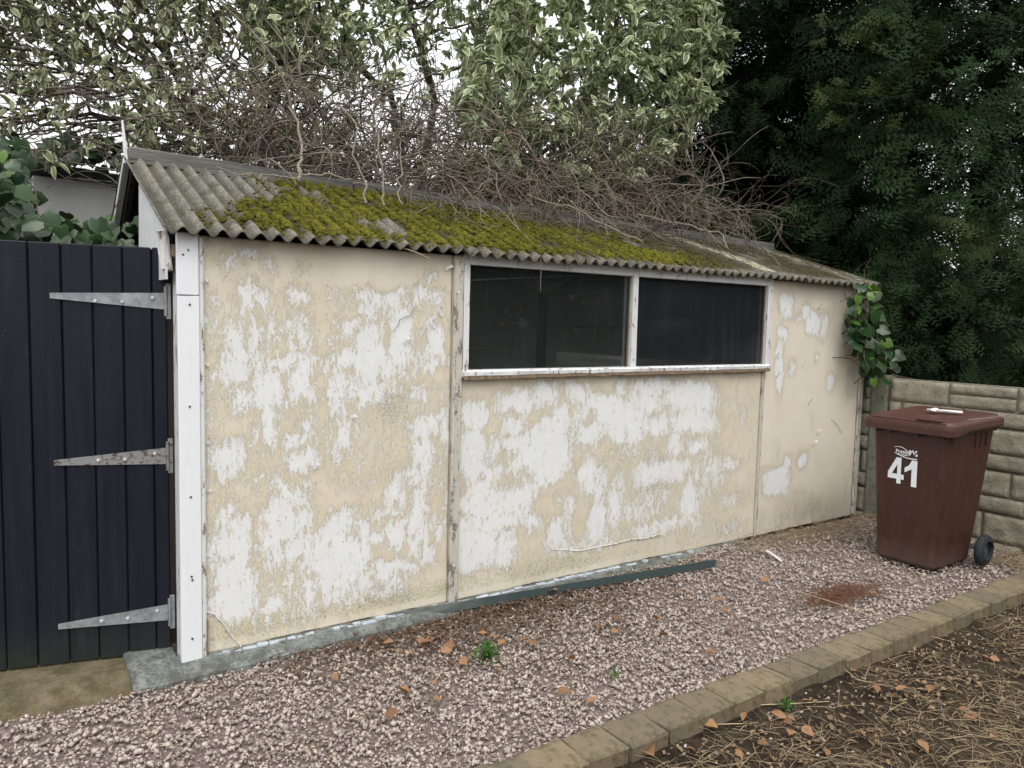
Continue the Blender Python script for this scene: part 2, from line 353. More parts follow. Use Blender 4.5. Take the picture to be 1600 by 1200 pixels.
# bin
m = M('bin_plastic', .48, .4); n = m.noise((20, 20, 4), 5, .7); c = m.mix(m.step(n, .3, .7), (.044, .0155, .0105), (.060, .0225, .015)); c = m.mix(m.math('MULTIPLY', m.step(m.noise((60, 60, 22), 4, .8), .56, .72), .30), c, (.20, .13, .10)); c = m.mix(m.math('MULTIPLY', m.math('SUBTRACT', 1., m.step(m.math('ADD', m.sep()[2], m.math('MULTIPLY', m.noise(22, 4), .2)), .10, .30)), .35), c, (.13, .10, .08)); m.col(c); m.set('Roughness', m.ramp(m.noise(12, 4), (.3, .38), (.7, .60))); m.bump(m.noise(250, 2), .0004); MT['bin'] = m.m
m = M('lid_plastic', .45, .4); n = m.noise(14, 5, .7); c = m.mix(m.step(n, .3, .7), (.066, .028, .022), (.095, .042, .032)); c = m.mix(m.math('MULTIPLY', m.step(m.noise(50, 4, .8), .58, .72), .3), c, (.20, .14, .11)); m.col(c); m.set('Roughness', m.ramp(m.noise(12, 4), (.3, .4), (.7, .65))); MT['lid'] = m.m
simple('tyre', (.018, .02, .023), (.035, .038, .042), 40, .7, .3, .001)
simple('hub', (.06, .068, .078), (.10, .11, .12), 40, .5, .4, 0)
simple('sticker', (.78, .82, .86), (.84, .86, .88), 30, .5, .3, 0)
simple('teeth', (.006, .005, .005), (.015, .012, .01), 30, .8, .2, 0)
simple('white_plastic', (.75, .77, .78), (.84, .84, .84), 30, .4, .4, 0)
m = M('angle_steel', .55, .4); n = m.noise((5, 30, 30), 5, .7); c = m.mix(m.step(n, .35, .65), (.12, .14, .135), (.25, .27, .26)); c = m.mix(m.step(m.math('ADD', m.sep()[0], m.math('MULTIPLY', m.noise(6, 3), .5)), 1.3, 1.8), c, (.06, .088, .088)); m.col(c); m.set('Metallic', .2); MT['angle'] = m.m

# plants
def leafmat(name, mid, dark, margin, lo=.55, hi=.8, rough=.45, trans=.25, vary=.5, spec=.4):
    m = M(name, rough, spec); t = m.attr('tint'); e = m.attr('edge')
    c = m.mix(t, dark, mid)
    if margin:
        f = m.math('ADD', e, m.math('MULTIPLY', m.math('SUBTRACT', m.noise(55, 3), .5), .9)); c = m.mix(m.step(f, lo, hi), c, margin)
    c = m.mix(m.math('MULTIPLY', m.rnd(), vary*.3), c, tuple(min(1, v*1.6) for v in mid))
    m.col(c)
    if trans:
        g = m.t.nodes.new('ShaderNodeBsdfTranslucent'); m._in(g.inputs[0], c); mx = m.t.nodes.new('ShaderNodeMixShader'); mx.inputs[0].default_value = trans
        m.t.links.new(m.p.outputs[0], mx.inputs[1]); m.t.links.new(g.outputs[0], mx.inputs[2]); m.t.links.new(mx.outputs[0], m.out.inputs[0])
    MT[name] = m.m
leafmat('leaf_varieg', (.26, .33, .16), (.145, .215, .11), (.70, .72, .48))
leafmat('leaf_olive', (.23, .26, .13), (.115, .145, .08), (.52, .54, .36))
leafmat('leaf_ivy', (.028, .066, .020), (.010, .026, .012), (.06, .10, .035), .8, 1.1, .3, .12)
leafmat('leaf_ivy_fresh', (.10, .19, .03), (.04, .10, .02), (.14, .22, .05), .8, 1.1, .35, .25)
leafmat('leaf_brown', (.31, .165, .08), (.12, .06, .034), None, rough=.7, trans=.1)
leafmat('litter_brown', (.15, .088, .052), (.045, .028, .018), None, rough=.8, trans=.05)
leafmat('litter_roof', (.19, .15, .10), (.05, .04, .028), None, rough=.9, trans=0)
leafmat('needles_dead', (.22, .10, .055), (.07, .032, .022), None, rough=.9, trans=0)
leafmat('litter_tan', (.27, .18, .10), (.07, .047, .03), None, rough=.9, trans=0)
leafmat('leaf_weed', (.07, .17, .025), (.03, .085, .018), None, rough=.6, trans=.2)
leafmat('buds', (.28, .30, .06), (.16, .18, .04), None, rough=.7, trans=0)
leafmat('needles', (.040, .074, .024), (.009, .021, .010), None, rough=.75, trans=.05, spec=.12)
leafmat('needles_tip', (.075, .095, .030), (.032, .050, .018), None, rough=.7, trans=.1, spec=.15)
leafmat('straw', (.50, .39, .24), (.17, .12, .07), None, rough=.8, trans=.05)
def barkmat(name, a, b):
    m = M(name, .9, .15); t = m.attr('tint'); m.col(m.mix(m.step(m.noise(60, 4, .7), .3, .7), m.mix(t, a, b), m.mix(t, tuple(v*1.6 for v in a), tuple(v*1.3 for v in b)))); m.bump(m.noise(90, 3), .003); MT[name] = m.m
barkmat('bark', (.040, .033, .028), (.155, .13, .105))
barkmat('bark_pale', (.052, .043, .034), (.25, .215, .17))
barkmat('bark_red', (.060, .044, .034), (.20, .15, .12))
barkmat('bark_dark', (.012, .010, .009), (.03, .026, .02))
m = M('house_brick', .9, .1); bt = m.t.nodes.new('ShaderNodeTexBrick'); m.t.links.new(m.map(1.), bt.inputs[0]); bt.inputs['Scale'].default_value = 4.4
sx = m.sep(); cx = m.t.nodes.new('ShaderNodeCombineXYZ'); m._in(cx.inputs[0], m.math('ADD', sx[0], sx[1])); m._in(cx.inputs[1], sx[2]); m.t.links.new(cx.outputs[0], bt.inputs[0])
bt.inputs['Color1'].default_value = (.26, .115, .075, 1); bt.inputs['Color2'].default_value = (.34, .17, .12, 1); bt.inputs['Mortar'].default_value = (.35, .30, .26, 1); m.col(bt.outputs[0]); MT['house_brick'] = m.m
simple('roof_tile', (.30, .16, .12), (.38, .22, .17), (6, 6, 20), .85, .1, .02)
simple('render_white', (.74, .74, .76), (.82, .82, .83), 3, .8, .1, .002)
simple('felt', (.03, .033, .038), (.06, .065, .07), 20, .8, .2, .003)
simple('hedge_dark', (.012, .02, .010), (.03, .05, .02), 4, .9, .05, .05)
simple('window_dark', (.02, .025, .03), (.03, .035, .04), 4, .2, .5, 0)
PEEL=[(0.086,1.726,0.024,0.018,1),(0.134,1.694,0.038,0.026,1),(0.202,1.72,0.036,0.018,1),(0.134,1.636,0.01,0.039,0.55),(0.293,1.668,0.022,0.021,1),(0.448,1.683,0.016,0.019,0.55),(0.196,1.554,0.023,0.031,1),(0.26,1.55,0.025,0.03,1),(0.418,1.551,0.047,0.036,1),(0.442,1.482,0.016,0.03,0.55),(0.02,1.556,0.014,0.021,0.55),(0.064,1.55,0.01,0.028,0.55),(0.74,1.557,0.06,0.028,1),(0.758,1.49,0.039,0.048,1),(0.884,1.546,0.07,0.028,1),(0.823,1.496,0.013,0.028,1),(1.04,1.58,0.028,0.042,1),(1.082,1.66,0.019,0.019,1),(1.108,1.562,0.038,0.03,1),(1.061,1.498,0.019,0.042,0.55),(0.06,1.418,0.048,0.025,0.55),(0.147,1.343,0.032,0.073,1),(0.218,1.344,0.025,0.089,1),(0.306,1.411,0.017,0.045,1),(0.434,1.352,0.032,0.069,1),(0.376,1.408,0.042,0.011,1),(0.128,1.241,0.049,0.051,1),(0.214,1.262,0.037,0.022,1),(0.366,1.256,0.115,0.026,1),(0.444,1.19,0.041,0.101,1),(0.446,1.124,0.051,0.035,1),(0.288,1.144,0.067,0.087,1),(0.172,1.108,0.027,0.044,1),(0.292,0.989,0.034,0.084,1),(0.284,0.936,0.041,0.03,1),(0.686,1.401,0.042,0.024,1),(0.764,1.264,0.052,0.146,1),(0.712,1.249,0.149,0.04,1),(0.616,1.142,0.021,0.068,1),(0.604,1.075,0.025,0.048,1),(0.75,1.118,0.122,0.032,1),(0.837,1.219,0.029,0.062,1),(0.919,1.354,0.05,0.132,1),(0.921,1.213,0.032,0.017,1),(1.121,1.363,0.048,0.085,1),(1.102,1.257,0.08,0.03,1),(0.604,1.36,0.031,0.039,0.55),(1.024,1.118,0.042,0.025,1),(1.056,0.916,0.062,0.047,1),(1.089,0.97,0.039,0.034,1),(1.178,0.922,0.02,0.079,1),(0.422,0.92,0.044,0.023,1),(0.458,0.964,0.024,0.031,1),(0.63,0.938,0.025,0.056,1),(0.68,0.971,0.042,0.02,0.55),(0.064,1.137,0.056,0.018,0.55),(0.022,0.964,0.014,0.04,0.55),(0.014,1.142,0.012,0.072,0.55),(0.606,1.544,0.045,0.02,0.55),(0.945,1.486,0.032,0.041,0.55),(0.108,0.84,0.054,0.063,1),(0.444,0.824,0.045,0.039,1),(0.368,0.674,0.035,0.031,1),(0.435,0.651,0.016,0.032,1),(0.261,0.766,0.026,0.012,0.55),(0.605,0.826,0.017,0.056,0.55),(0.11,0.611,0.014,0.03,1),(0.139,0.49,0.058,0.087,1),(0.129,0.354,0.067,0.065,1),(0.13,0.212,0.08,0.077,1),(0.029,0.412,0.012,0.053,1),(0.04,0.214,0.032,0.053,0.55),(0.338,0.552,0.066,0.07,1),(0.42,0.518,0.064,0.063,1),(0.294,0.468,0.03,0.027,1),(0.424,0.406,0.108,0.048,1),(0.62,0.327,0.153,0.083,1),(0.596,0.425,0.064,0.045,1),(0.624,0.479,0.051,0.054,1),(0.593,0.228,0.093,0.054,1),(0.584,0.154,0.033,0.038,1),(0.464,0.152,0.028,0.062,1),(0.317,0.164,0.039,0.036,1),(0.306,0.25,0.02,0.032,0.55),(0.741,0.438,0.031,0.08,1),(0.862,0.524,0.091,0.022,1),(0.91,0.577,0.032,0.073,1),(0.908,0.41,0.046,0.06,1),(0.82,0.389,0.135,0.026,1),(1.042,0.667,0.053,0.039,1),(1.054,0.774,0.048,0.078,1),(1.044,0.46,0.044,0.176,1),(1.086,0.284,0.034,0.049,1),(1.158,0.393,0.02,0.045,1),(0.895,0.232,0.139,0.034,1),(0.739,0.172,0.035,0.051,1),(0.844,0.128,0.068,0.026,1),(0.944,0.197,0.052,0.061,0.55),(0.252,0.166,0.027,0.032,0.55),(0.404,0.389,0.064,0.036,0.55),(0.686,0.131,0.043,0.017,1),(1.177,0.72,0.015,0.124,0.55),(0.017,0.829,0.017,0.051,0.55),(0.28,0.404,0.061,0.086,0.55),(0.372,0.27,0.032,0.08,0.55),(0.77,0.685,0.053,0.021,0.55),(0.334,0.09,0.183,0.02,0.55),(1.35,0.966,0.08,0.078,1),(1.336,0.73,0.086,0.169,1),(1.707,0.688,0.285,0.167,1),(1.596,0.906,0.052,0.043,1),(1.81,0.854,0.16,0.073,1),(1.614,1.029,0.125,0.049,1),(1.644,1.082,0.039,0.049,1),(1.82,1.071,0.069,0.067,1),(2.04,1.081,0.066,0.04,1),(2.238,0.956,0.201,0.088,1),(2.149,0.814,0.106,0.07,1),(1.916,0.932,0.05,0.045,1),(2.368,1.088,0.032,0.047,1),(2.572,0.997,0.168,0.049,1),(2.625,1.081,0.145,0.049,1),(2.414,0.87,0.162,0.109,1),(2.68,0.836,0.103,0.056,1),(2.987,1,0.231,0.097,1),(3.014,0.837,0.196,0.065,1),(2.844,0.725,0.054,0.071,1),(2.453,0.71,0.131,0.049,0.55),(3.05,0.678,0.113,0.039,1),(2.121,0.558,0.053,0.083,1),(2.754,0.542,0.23,0.07,1),(2.656,0.644,0.069,0.05,0.55),(3.085,0.438,0.133,0.04,0.55),(3.39,0.53,0.061,0.028,1),(2.222,0.501,0.032,0.036,0.55),(3.486,0.886,0.042,0.035,0.55),(3.177,0.496,0.156,0.107,0.55),(1.536,0.746,0.039,0.022,-1),(1.56,0.613,0.045,0.033,-1),(1.692,0.595,0.047,0.028,-1),(1.896,0.523,0.086,0.023,-1),(2.133,0.909,0.033,0.035,-1),(1.712,0.934,0.03,0.03,-1),(1.534,0.536,0.291,0.11,1),(1.503,0.392,0.257,0.049,1),(1.38,0.261,0.131,0.109,1),(1.557,0.228,0.059,0.094,1),(1.754,0.353,0.034,0.046,1),(1.904,0.495,0.035,0.046,1),(2.018,0.359,0.044,0.147,1),(1.904,0.264,0.057,0.093,1),(2.141,0.171,0.176,0.024,1),(2.202,0.294,0.077,0.133,1),(2.361,0.395,0.04,0.111,1),(2.486,0.344,0.05,0.062,0.55),(2.214,0.509,0.024,0.072,1),(2.67,0.424,0.138,0.089,0.55),(2.986,0.33,0.066,0.112,1),(3.152,0.406,0.087,0.048,0.55),(2.647,0.179,0.104,0.032,1),(2.887,0.186,0.156,0.033,1),(3.378,0.3,0.113,0.048,0.55),(2.561,0.324,0.254,0.076,0.55),(3.382,0.092,0.103,0.035,0.55),(1.854,0.495,0.028,0.052,-1),(2.078,0.328,0.045,0.125,-1),(1.835,0.44,0.063,0.051,-1),(1.314,0.606,0.012,0.027,-1),(3.892,1.627,0.082,0.082,1),(4.12,1.582,0.053,0.064,1),(4.053,1.537,0.071,0.02,1),(4.203,1.484,0.087,0.085,1),(4.345,1.49,0.055,0.098,1),(3.872,1.424,0.044,0.066,1),(3.861,1.183,0.05,0.205,1),(3.986,1.198,0.038,0.056,1),(4.288,1.248,0.03,0.028,1),(4.484,1.065,0.057,0.076,1),(4.687,1.486,0.073,0.194,1),(4.182,0.508,0.058,0.062,1),(4.004,0.479,0.046,0.058,1),(3.9,0.37,0.16,0.11,1),(4.454,1.624,0.011,0.099,0.55),(4.268,0.781,0.021,0.067,0.55),(4.123,0.161,0.268,0.118,0.55)]
GREY=[(0.893,1.038,0.1,0.084,1),(0.962,0.904,0.033,0.046,0.55),(0.857,0.911,0.054,0.046,0.55),(0.919,0.759,0.106,0.102,0.55),(0.846,0.166,0.019,0.022,1),(0.69,0.186,0.021,0.03,0.55),(0.977,0.192,0.038,0.026,0.55),(2.328,0.647,0.127,0.097,0.55),(2.656,0.644,0.069,0.05,1),(1.36,0.76,0.049,0.022,0.55),(1.536,0.746,0.039,0.022,0.55),(1.964,0.608,0.029,0.024,0.55),(2.684,0.466,0.139,0.045,1),(2.334,0.521,0.127,0.049,0.55),(3.382,0.092,0.103,0.035,1),(2.937,0.093,0.111,0.08,0.55),(4.733,1.05,0.09,0.138,1),(3.873,0.586,0.025,0.056,1),(4.352,0.126,0.127,0.044,1),(3.706,0.512,0.024,0.096,0.55)]
# ============================================================ GROUND
def gz(x, y):       # height of the gravel bed
    return -.055+.045*sm(.2, 3.4, x)+.02*sm(-.9, -1.3, y)*(1-sm(.2, 3.4, x))+.012*(fbm(np.asarray(x)*2.2, np.asarray(y)*2.2)-.5)
def soilz(x, y):
    return -.072+.05*(fbm(np.asarray(x)*1.7+9, np.asarray(y)*1.7, 3)-.5)+.03*(fbm(np.asarray(x)*9, np.asarray(y)*9, 1)-.5)+.006*sm(-1.9, -1.55, y)
def grid(x0, x1, y0, y1, nx, ny, zf):
    X, Y = np.meshgrid(np.linspace(x0, x1, nx), np.linspace(y0, y1, ny)); V = np.stack([X, Y, zf(X, Y)], -1).reshape(-1, 3)
    i = (np.arange(ny-1)[:, None]*nx+np.arange(nx-1)[None]).ravel(); return V, np.stack([i, i+1, i+nx+1, i+nx], 1)
far = [[-90, -90, -.16], [90, -90, -.16], [90, 90, -.16], [-90, 90, -.16]]
tag(part('ground', far, [[0, 1, 2, 3]], MT['soil']), kind='structure')
V, F = grid(-3.2, 6.0, -4.6, -1.46, 240, 90, soilz); tag(part('soil_bed', V, F, MT['soil'], smooth=True), kind='structure')
V, F = grid(-3.2, 5.6, -1.45, .35, 300, 80, lambda x, y: gz(x, y)-.018); tag(part('gravel_bed', V, F, MT['gravel_bed'], smooth=True), kind='structure')

# concrete threshold under the gate
V, F = grid(-3.2, -.27, -.19, 1.2, 120, 60, lambda x, y: -.03+.012*fbm(x*4, y*4)-.06*sm(.02, -.19, y+.06*x))
tag(part('gate_threshold', V, F, MT['slab'], smooth=True), kind='structure')

# loose gravel (too many to count)
ico = []
t = (1+5**.5)/2
for a in (-1, 1):
    for b in (-t, t): ico += [(a, b, 0), (0, a, b), (b, 0, a)]
ico = nrm(np.array(ico, float))
from itertools import combinations
def hullf(P):
    F = []
    for i, j, k in combinations(range(len(P)), 3):
        n = np.cross(P[j]-P[i], P[k]-P[i]); d = (P-P[i]) @ n
        if abs(n).sum() < 1e-9: continue
        if (d <= 1e-9).all(): F.append((i, j, k))
        elif (d >= -1e-9).all(): F.append((i, k, j))
    return np.array(F)
def stones(n, xy, zf, smin, smax, name, mat, keep=None):
    P = xy(n)
    if keep is not None: P = P[keep(P)]
    n = len(P); per = 8; g = []
    groups = np.array_split(np.arange(n), 24)
    VV, FF, AA = [], [], []; off = 0
    for gi in groups:
        p = nrm(rng.normal(size=(8, 3))); p *= rng.uniform(.75, 1.05, (8, 1)); F = hullf(p)
        m_ = len(gi); sc = smin+(smax-smin)*rng.random(m_)**2.0
        sh = np.stack([rng.uniform(.8, 1.25, m_), rng.uniform(.7, 1.0, m_), rng.uniform(.42, .8, m_)], -1)*sc[:, None]
        base = p[None]*sh[:, None]; Rm = rand_rot(m_); ti = rng.uniform(0, 1, (m_, 1, 1)); 
        X = np.einsum('mij,mkj->mki', Rm, base); Tn = P[gi]; X[:, :, 2] *= .85
        X = X+np.stack([Tn[:, 0], Tn[:, 1], zf(Tn[:, 0], Tn[:, 1])+rng.uniform(-.006, .007, m_)], -1)[:, None]
        VV.append(X.reshape(-1, 3)); FF.append((F[None]+np.arange(m_)[:, None, None]*8).reshape(-1, 3)+off); off += m_*8
        AA.append(np.repeat(np.clip(rng.beta(2.2, 2.2, m_), 0, 1), 8))
    return tag(part(name, np.concatenate(VV), np.concatenate(FF), MT[mat], attrs={'tint': np.concatenate(AA)}), kind='stuff')
def xyg(n):
    P = np.stack([rng.uniform(-1.7, 4.97, n), rng.uniform(-1.4, .02, n)], -1); return P
def keepg(P):
    x, y = P[:, 0], P[:, 1]
    k = (y < np.where(x < -.27, -.12-.06*x-.03*np.sin(x*9), np.where(x < 3.0, -.085+.02*(fbm(x*3, 0*x)-.5)-.02*(x < .9), -.02-.01*np.sin(x*8))))
    dd = 1.0*(x < 2.2)+.72*((x >= 2.2) & (x < 3.6))+.55*(x >= 3.6)
    return k & (rng.random(len(x)) < dd)
def gsz(x, y): return gz(x, y)-.004
st = stones(43000, xyg, gsz, .0066, .0190, 'gravel', 'gravel', keepg)
st['label'] = 'loose pink and grey gravel between the garage wall and the kerb'; st['category'] = 'gravel'
# pebbles strayed onto the soil
def xys(n): return np.stack([rng.uniform(1.2, 5, n), -1.56-rng.exponential(.22, n)], -1)
stones(260, xys, lambda x, y: soilz(x, y)+.003, .006, .014, 'stray_pebbles', 'gravel')

# kerb of worn blocks laid end to end
kerb = tag(part('kerb', *span(-3.1, 5.9, -1.50, -1.40, -.14, -.055), MT['soil']), kind='structure')
x = -3.0; kk = 0
while x < 5.6:
    L = .186+rng.normal(0, .004)
    V, F = cbox((0, 0, 0), (L-.0035, .168+rng.normal(0, .004), .10), .007, .0024)
    V[:, 2] += np.where(V[:, 2] > 0, rng.normal(0, .0015, len(V)), 0)
    o = bpy.data.objects.new('kerb_block', mesh('kerb_block', V, F, MT['kerb']))
    link(o, kerb); cy = -1.449+.012*math.sin(x*1.1)+rng.normal(0, .003)
    o.location = (x+L/2, cy, -.049+rng.normal(0, .003)+.008*sm(1.5, 4, x)); o.rotation_euler = (rng.normal(0, .02), rng.normal(0, .012), rng.normal(0, .015))
    x += L
# ============================================================ GARAGE
WT = 1.79; GL = 4.88; EY, EZ, RY, RZ = -.085, 1.797, .90, 2.212; BY, BZ = 1.72, 1.76
gar = thing('garage', (0, 0, 0), 'low garage of cream flaking panels under a mossy corrugated roof', 'garage')

def field(X, Z, tab):
    pos = np.zeros_like(X); neg = np.zeros_like(X)
    wx = .034*(fbm(X*11, Z*7, 4)-.5)*2+.012*(fbm(X*40, Z*22, 6)-.5)*2; wz = .05*(fbm(X*12+50, Z*6, 9)-.5)*2+.016*(fbm(X*50, Z*25, 16)-.5)*2
    for cx, cz, rx, rz, wt in tab:
        rx = rx*1.04+.006; rz = rz*1.04+.006; a = np.abs((X+wx-cx)/rx)**2.6+np.abs((Z+wz-cz)/rz)**2.6
        r = a**(1/2.6); s = np.clip((1-r)*min(rx, rz)/.085+.58, 0, 1)
        if wt > 0: pos = np.maximum(pos, s*wt)
        else: neg = np.maximum(neg, s)
    return pos*(1-.85*neg)
def wall_panel(x0, x1, z0, z1, idx, yoff=0.):
    nx = int((x1-x0)/.0095)+2; nz = int((z1-z0)/.0095)+2
    X, Z = np.meshgrid(np.linspace(x0, x1, nx), np.linspace(z0, z1, nz))
    Y = -.006+yoff-.010*(fbm(X*1.8, Z*1.8, idx)-.5)-.002*(fbm(X*9, Z*9, idx)-.5)
    pe = field(X, Z, PEEL); gr = field(X, Z, GREY)
    base = np.where(X < 3.66, .20, -.22)+.42*(fbm(X*3.5, Z*2.2, 2)-.5)
    top = sm(1.45, 1.7, Z)*(X < 1.25)+sm(1.1, 1.17, Z)*((X > 1.25) & (X < 3.7))
    pe = np.clip(np.maximum(pe, 0)*.88+base*(1-pe)-.25*top*(1-pe), -.5, 1)
    low = .62*sm(.22, .07, Z+.05*(fbm(X*3, 0*X, 7)-.5))*sm(.015, .05, Z)*(1-sm(2.0, 3.2, X))*(.55+.9*fbm(X*2.2, Z*0, 5))+.12*sm(.5, .1, Z)
    zb = Z.copy(); zb[0] = z0+.012*(fbm(X[0]*9, 0*X[0], 3)-.5)*2 if z0 < .1 else z0
    dirt_topband = .35*sm(4.2, 4.9, X)*sm(1.5, .2, Z)+.30*sm(.45, .05, Z)*(X > 3.7)+.16*sm(.3, .03, Z)+.25*sm(1.66, 1.79, Z)  # dirt low down and at the right, plus a darker band along the top
    V = np.stack([X, Y, zb], -1).reshape(-1, 3); i = (np.arange(nz-1)[:, None]*nx+np.arange(nx-1)[None]).ravel(); F = np.stack([i, i+1, i+nx+1, i+nx], 1)
    N = nx*nz                              # rim and back give the sheet its thickness
    ring = np.concatenate([np.arange(nx), np.arange(1, nz)*nx+nx-1, (nz-1)*nx+np.arange(nx-2, -1, -1), np.arange(nz-2, 0, -1)*nx])
    Vb = V[ring].copy(); Vb[:, 1] = .008; k = len(ring); j = np.arange(k); jn = (j+1) % k
    F2 = np.stack([ring[j], N+j, N+jn, ring[jn]], 1)
    c = len(V)+k; bk = np.array([[x0, .008, z0], [x1, .008, z0], [x1, .008, z1], [x0, .008, z1]])
    V = np.concatenate([V, Vb, bk]); F = np.concatenate([F, F2, np.array([[c, c+3, c+2, c+1]])])
    at_ = {k_: np.concatenate([v.ravel(), np.zeros(k+4)]) for k_, v in (('peel', pe), ('grey', gr), ('low', low), ('dirt_topband', dirt_topband))}
    return part('wall_panel', V, F, MT['wall'], gar, at_, smooth=False)
o = wall_panel(.0, 1.205, .0, 1.785, 1); o['label'] = 'tall left wall panel, cream paint worn to white'
o = wall_panel(1.262, 3.655, .0, 1.168, 2, -.004); o['label'] = 'wide wall panel below the window, mostly white'
o = wall_panel(3.70, GL, .0, 1.785, 3); o['label'] = 'right wall panel, cream with a few bare patches'
def board(name, mat, x0, x1, y0, y1, z0, z1, b=.003, jit=.0008, parent=gar, label=None):
    o = part(name, *span(x0, x1, y0, y1, z0, z1, b, jit), MT[mat], parent)
    if label: o['label'] = label
    return o
# battens over the joints
V, F = cbox((1.234, -.022, .89), (.052, .028, 1.785), .006, .0012); part('batten', V, F, MT['paint_batten'], gar)
board('batten', 'paint_batten', 1.2085, 1.2145, -.014, .0, .0, 1.78)
board('batten', 'paint_batten', 3.658, 3.674, -.022, .004, .0, 1.165)
board('batten', 'paint_batten', 3.679, 3.697, -.012, .004, .0, 1.165)
board('batten', 'paint_batten', GL-.05, GL-.012, -.026, -.012, .02, 1.77)
board('batten', 'paint_batten', GL-.006, GL+.012, -.02, .06, .0, 1.78)
# corner: white board, its stained side and the cream strip
board('corner_board', 'paint_clean', -.088, -.004, -.034, -.012, -.038, 1.535, .003)
board('corner_board', 'paint_clean', -.090, -.006, -.036, -.012, 1.538, 1.79, .003)
board('corner_post', 'paint_worn', -.082, -.002, -.0115, .10, -.03, 1.70, .004, .0012)
board('cover_strip', 'paint_worn', -.003, .014, -.026, -.008, -.02, 1.78, .003)
board('cover_strip', 'brown_wood', .0145, .021, -.03, -.009, -.02, .15, .002, .003)
for z, dx in ((1.72, 0), (1.70, -.02), (1.50, .004), (1.08, .0), (.70, 0), (.36, 0), (.345, .003), (.09, 0)):
    part('screw_head', *cyl((-.046+dx, -.034, z), (-.046+dx, -.0385, z), .0042, n=8), MT['screw'], gar)
for x_, zs in ((.012, (1.66, 1.62, 1.30, .95, .2)), (.03, (1.6, 1.25)), (1.226, (1.6, 1.1, .62, .2)), (3.69, (1.0, .5)), (4.845, (1.5, 1.1, .6))):
    for z in zs: part('nail_head', *cyl((x_, -.006, z), (x_, -.041 if abs(x_-1.226) < .01 else -.018, z), .006, n=8), MT['paint_worn'], gar)
# broken bits under the eave at the corner
V, F = cbox((-.130, .03, 1.715), (.04, .03, .155), .004, .004); V[:, 0] += np.where(V[:, 2] < 1.68, .014, 0); part('barge_end', V, F, MT['paint_worn'], gar)
board('wall_plate', 'brown_wood', -.10, .0, .0, .055, 1.69, 1.745, .004, .003)
board('wall_plate', 'brown_wood', .0, GL, .02, .06, 1.745, 1.788, .004)

# window
win = thing('window', (2.48, 0, 1.17), None, None); win.parent = gar; win.location = (2.48, 0, 1.17)
def wb(name, mat, *a, **k): return board(name, mat, *a, parent=win, **k)
wb('frame_rail', 'paint_frame', 1.262, 3.715, -.030, .045, 1.742, 1.792, jit=.0015)
wb('frame_stile', 'paint_frame', 1.2625, 1.296, -.034, .045, 1.206, 1.741, jit=.0012)
wb('frame_stile', 'paint_frame', 3.664, 3.712, -.034, .045, 1.206, 1.741, jit=.0012)
wb('mullion', 'paint_frame', 2.418, 2.462, -.032, .045, 1.206, 1.741, jit=.0012)
V, F = [], []
n = 90; xs = np.linspace(1.256, 3.70, n)     # rotten, wavy sill
prof = [(-.052, 1.180), (-.056, 1.199), (-.036, 1.207), (.045, 1.209), (.045, 1.170), (-.040, 1.170)]
X = []
for i, xx in enumerate(xs):
    for j, (yy, zz) in enumerate(prof): X.append((xx, yy+.006*(fbm(xx*13, j)-.5)*(j in (0, 1, 5)), zz+.008*(fbm(xx*9, j, 3)-.5)*(j in (0, 5))))
F = [[i*6+j, i*6+(j+1) % 6, (i+1)*6+(j+1) % 6, (i+1)*6+j] for i in range(n-1) for j in range(6)]+[[0, 5, 4, 3, 2, 1], [(n-1)*6+j for j in range(6)]]
part('sill', X, F, MT['paint_sill'], win)
X = []
for i, xx in enumerate(xs):
    d = .012*fbm(xx*16, 2, 5)
    X += [(xx, -.046-d*.4, 1.180), (xx, -.048-d*.5, 1.168-d), (xx, -.012, 1.160-d*.4), (xx, -.012, 1.178)]
F = [[i*4+j, (i+1)*4+j, (i+1)*4+(j+1) % 4, i*4+(j+1) % 4] for i in range(n-1) for j in range(4)]
part('sill_drip', X, F, MT['brown_wood'], win)
for x0, x1 in ((1.296, 2.418), (2.462, 3.664)):
    part('pane', *span(x0+.001, x1-.001, .004, .008, 1.208, 1.741, .0005), MT['glass'], win)
    for a in (x0+.0005, x1-.0065): part('putty_bead', *span(a, a+.006, -.008, .003, 1.21, 1.74, .001, .0006), MT['brown_wood'], win)
# gable, back and interior
def gable_wall(x, mat, z0=0.):
    P = [(x, .005, z0), (x, .005, 1.78), (x, RY, RZ-.03-.02*max(x, 0)), (x, BY-.06, BZ-.03), (x, BY-.06, z0)]
    V = P+[(x+.012, b, c) for _, b, c in P]; F = [[0, 1, 2, 3, 4], [9, 8, 7, 6, 5]]+[[i, 5+i, 5+(i+1) % 5, (i+1) % 5] for i in range(5)]
    return part('gable_panel', V, F, MT[mat], gar)
gable_wall(-.002, 'recess_dark_wood'); gable_wall(GL-.012, 'gable')  # near end panel coloured dark for the shade of the gap
part('inner_lining', *span(.014, GL-.016, BY-.10, BY-.07, 0, BZ-.08), MT['interior'], gar)
part('back_wall', *span(0, GL, BY-.066, BY-.05, 0, BZ-.05), MT['gable'], gar)
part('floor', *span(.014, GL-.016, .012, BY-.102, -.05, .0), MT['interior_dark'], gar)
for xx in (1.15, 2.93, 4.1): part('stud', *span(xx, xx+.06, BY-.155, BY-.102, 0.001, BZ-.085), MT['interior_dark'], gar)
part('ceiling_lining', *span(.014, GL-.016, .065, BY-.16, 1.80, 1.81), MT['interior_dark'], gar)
part('inner_shelf', *span(3.2, 4.7, BY-.30, BY-.16, 1.42, 1.44), MT['interior_dark'], gar)
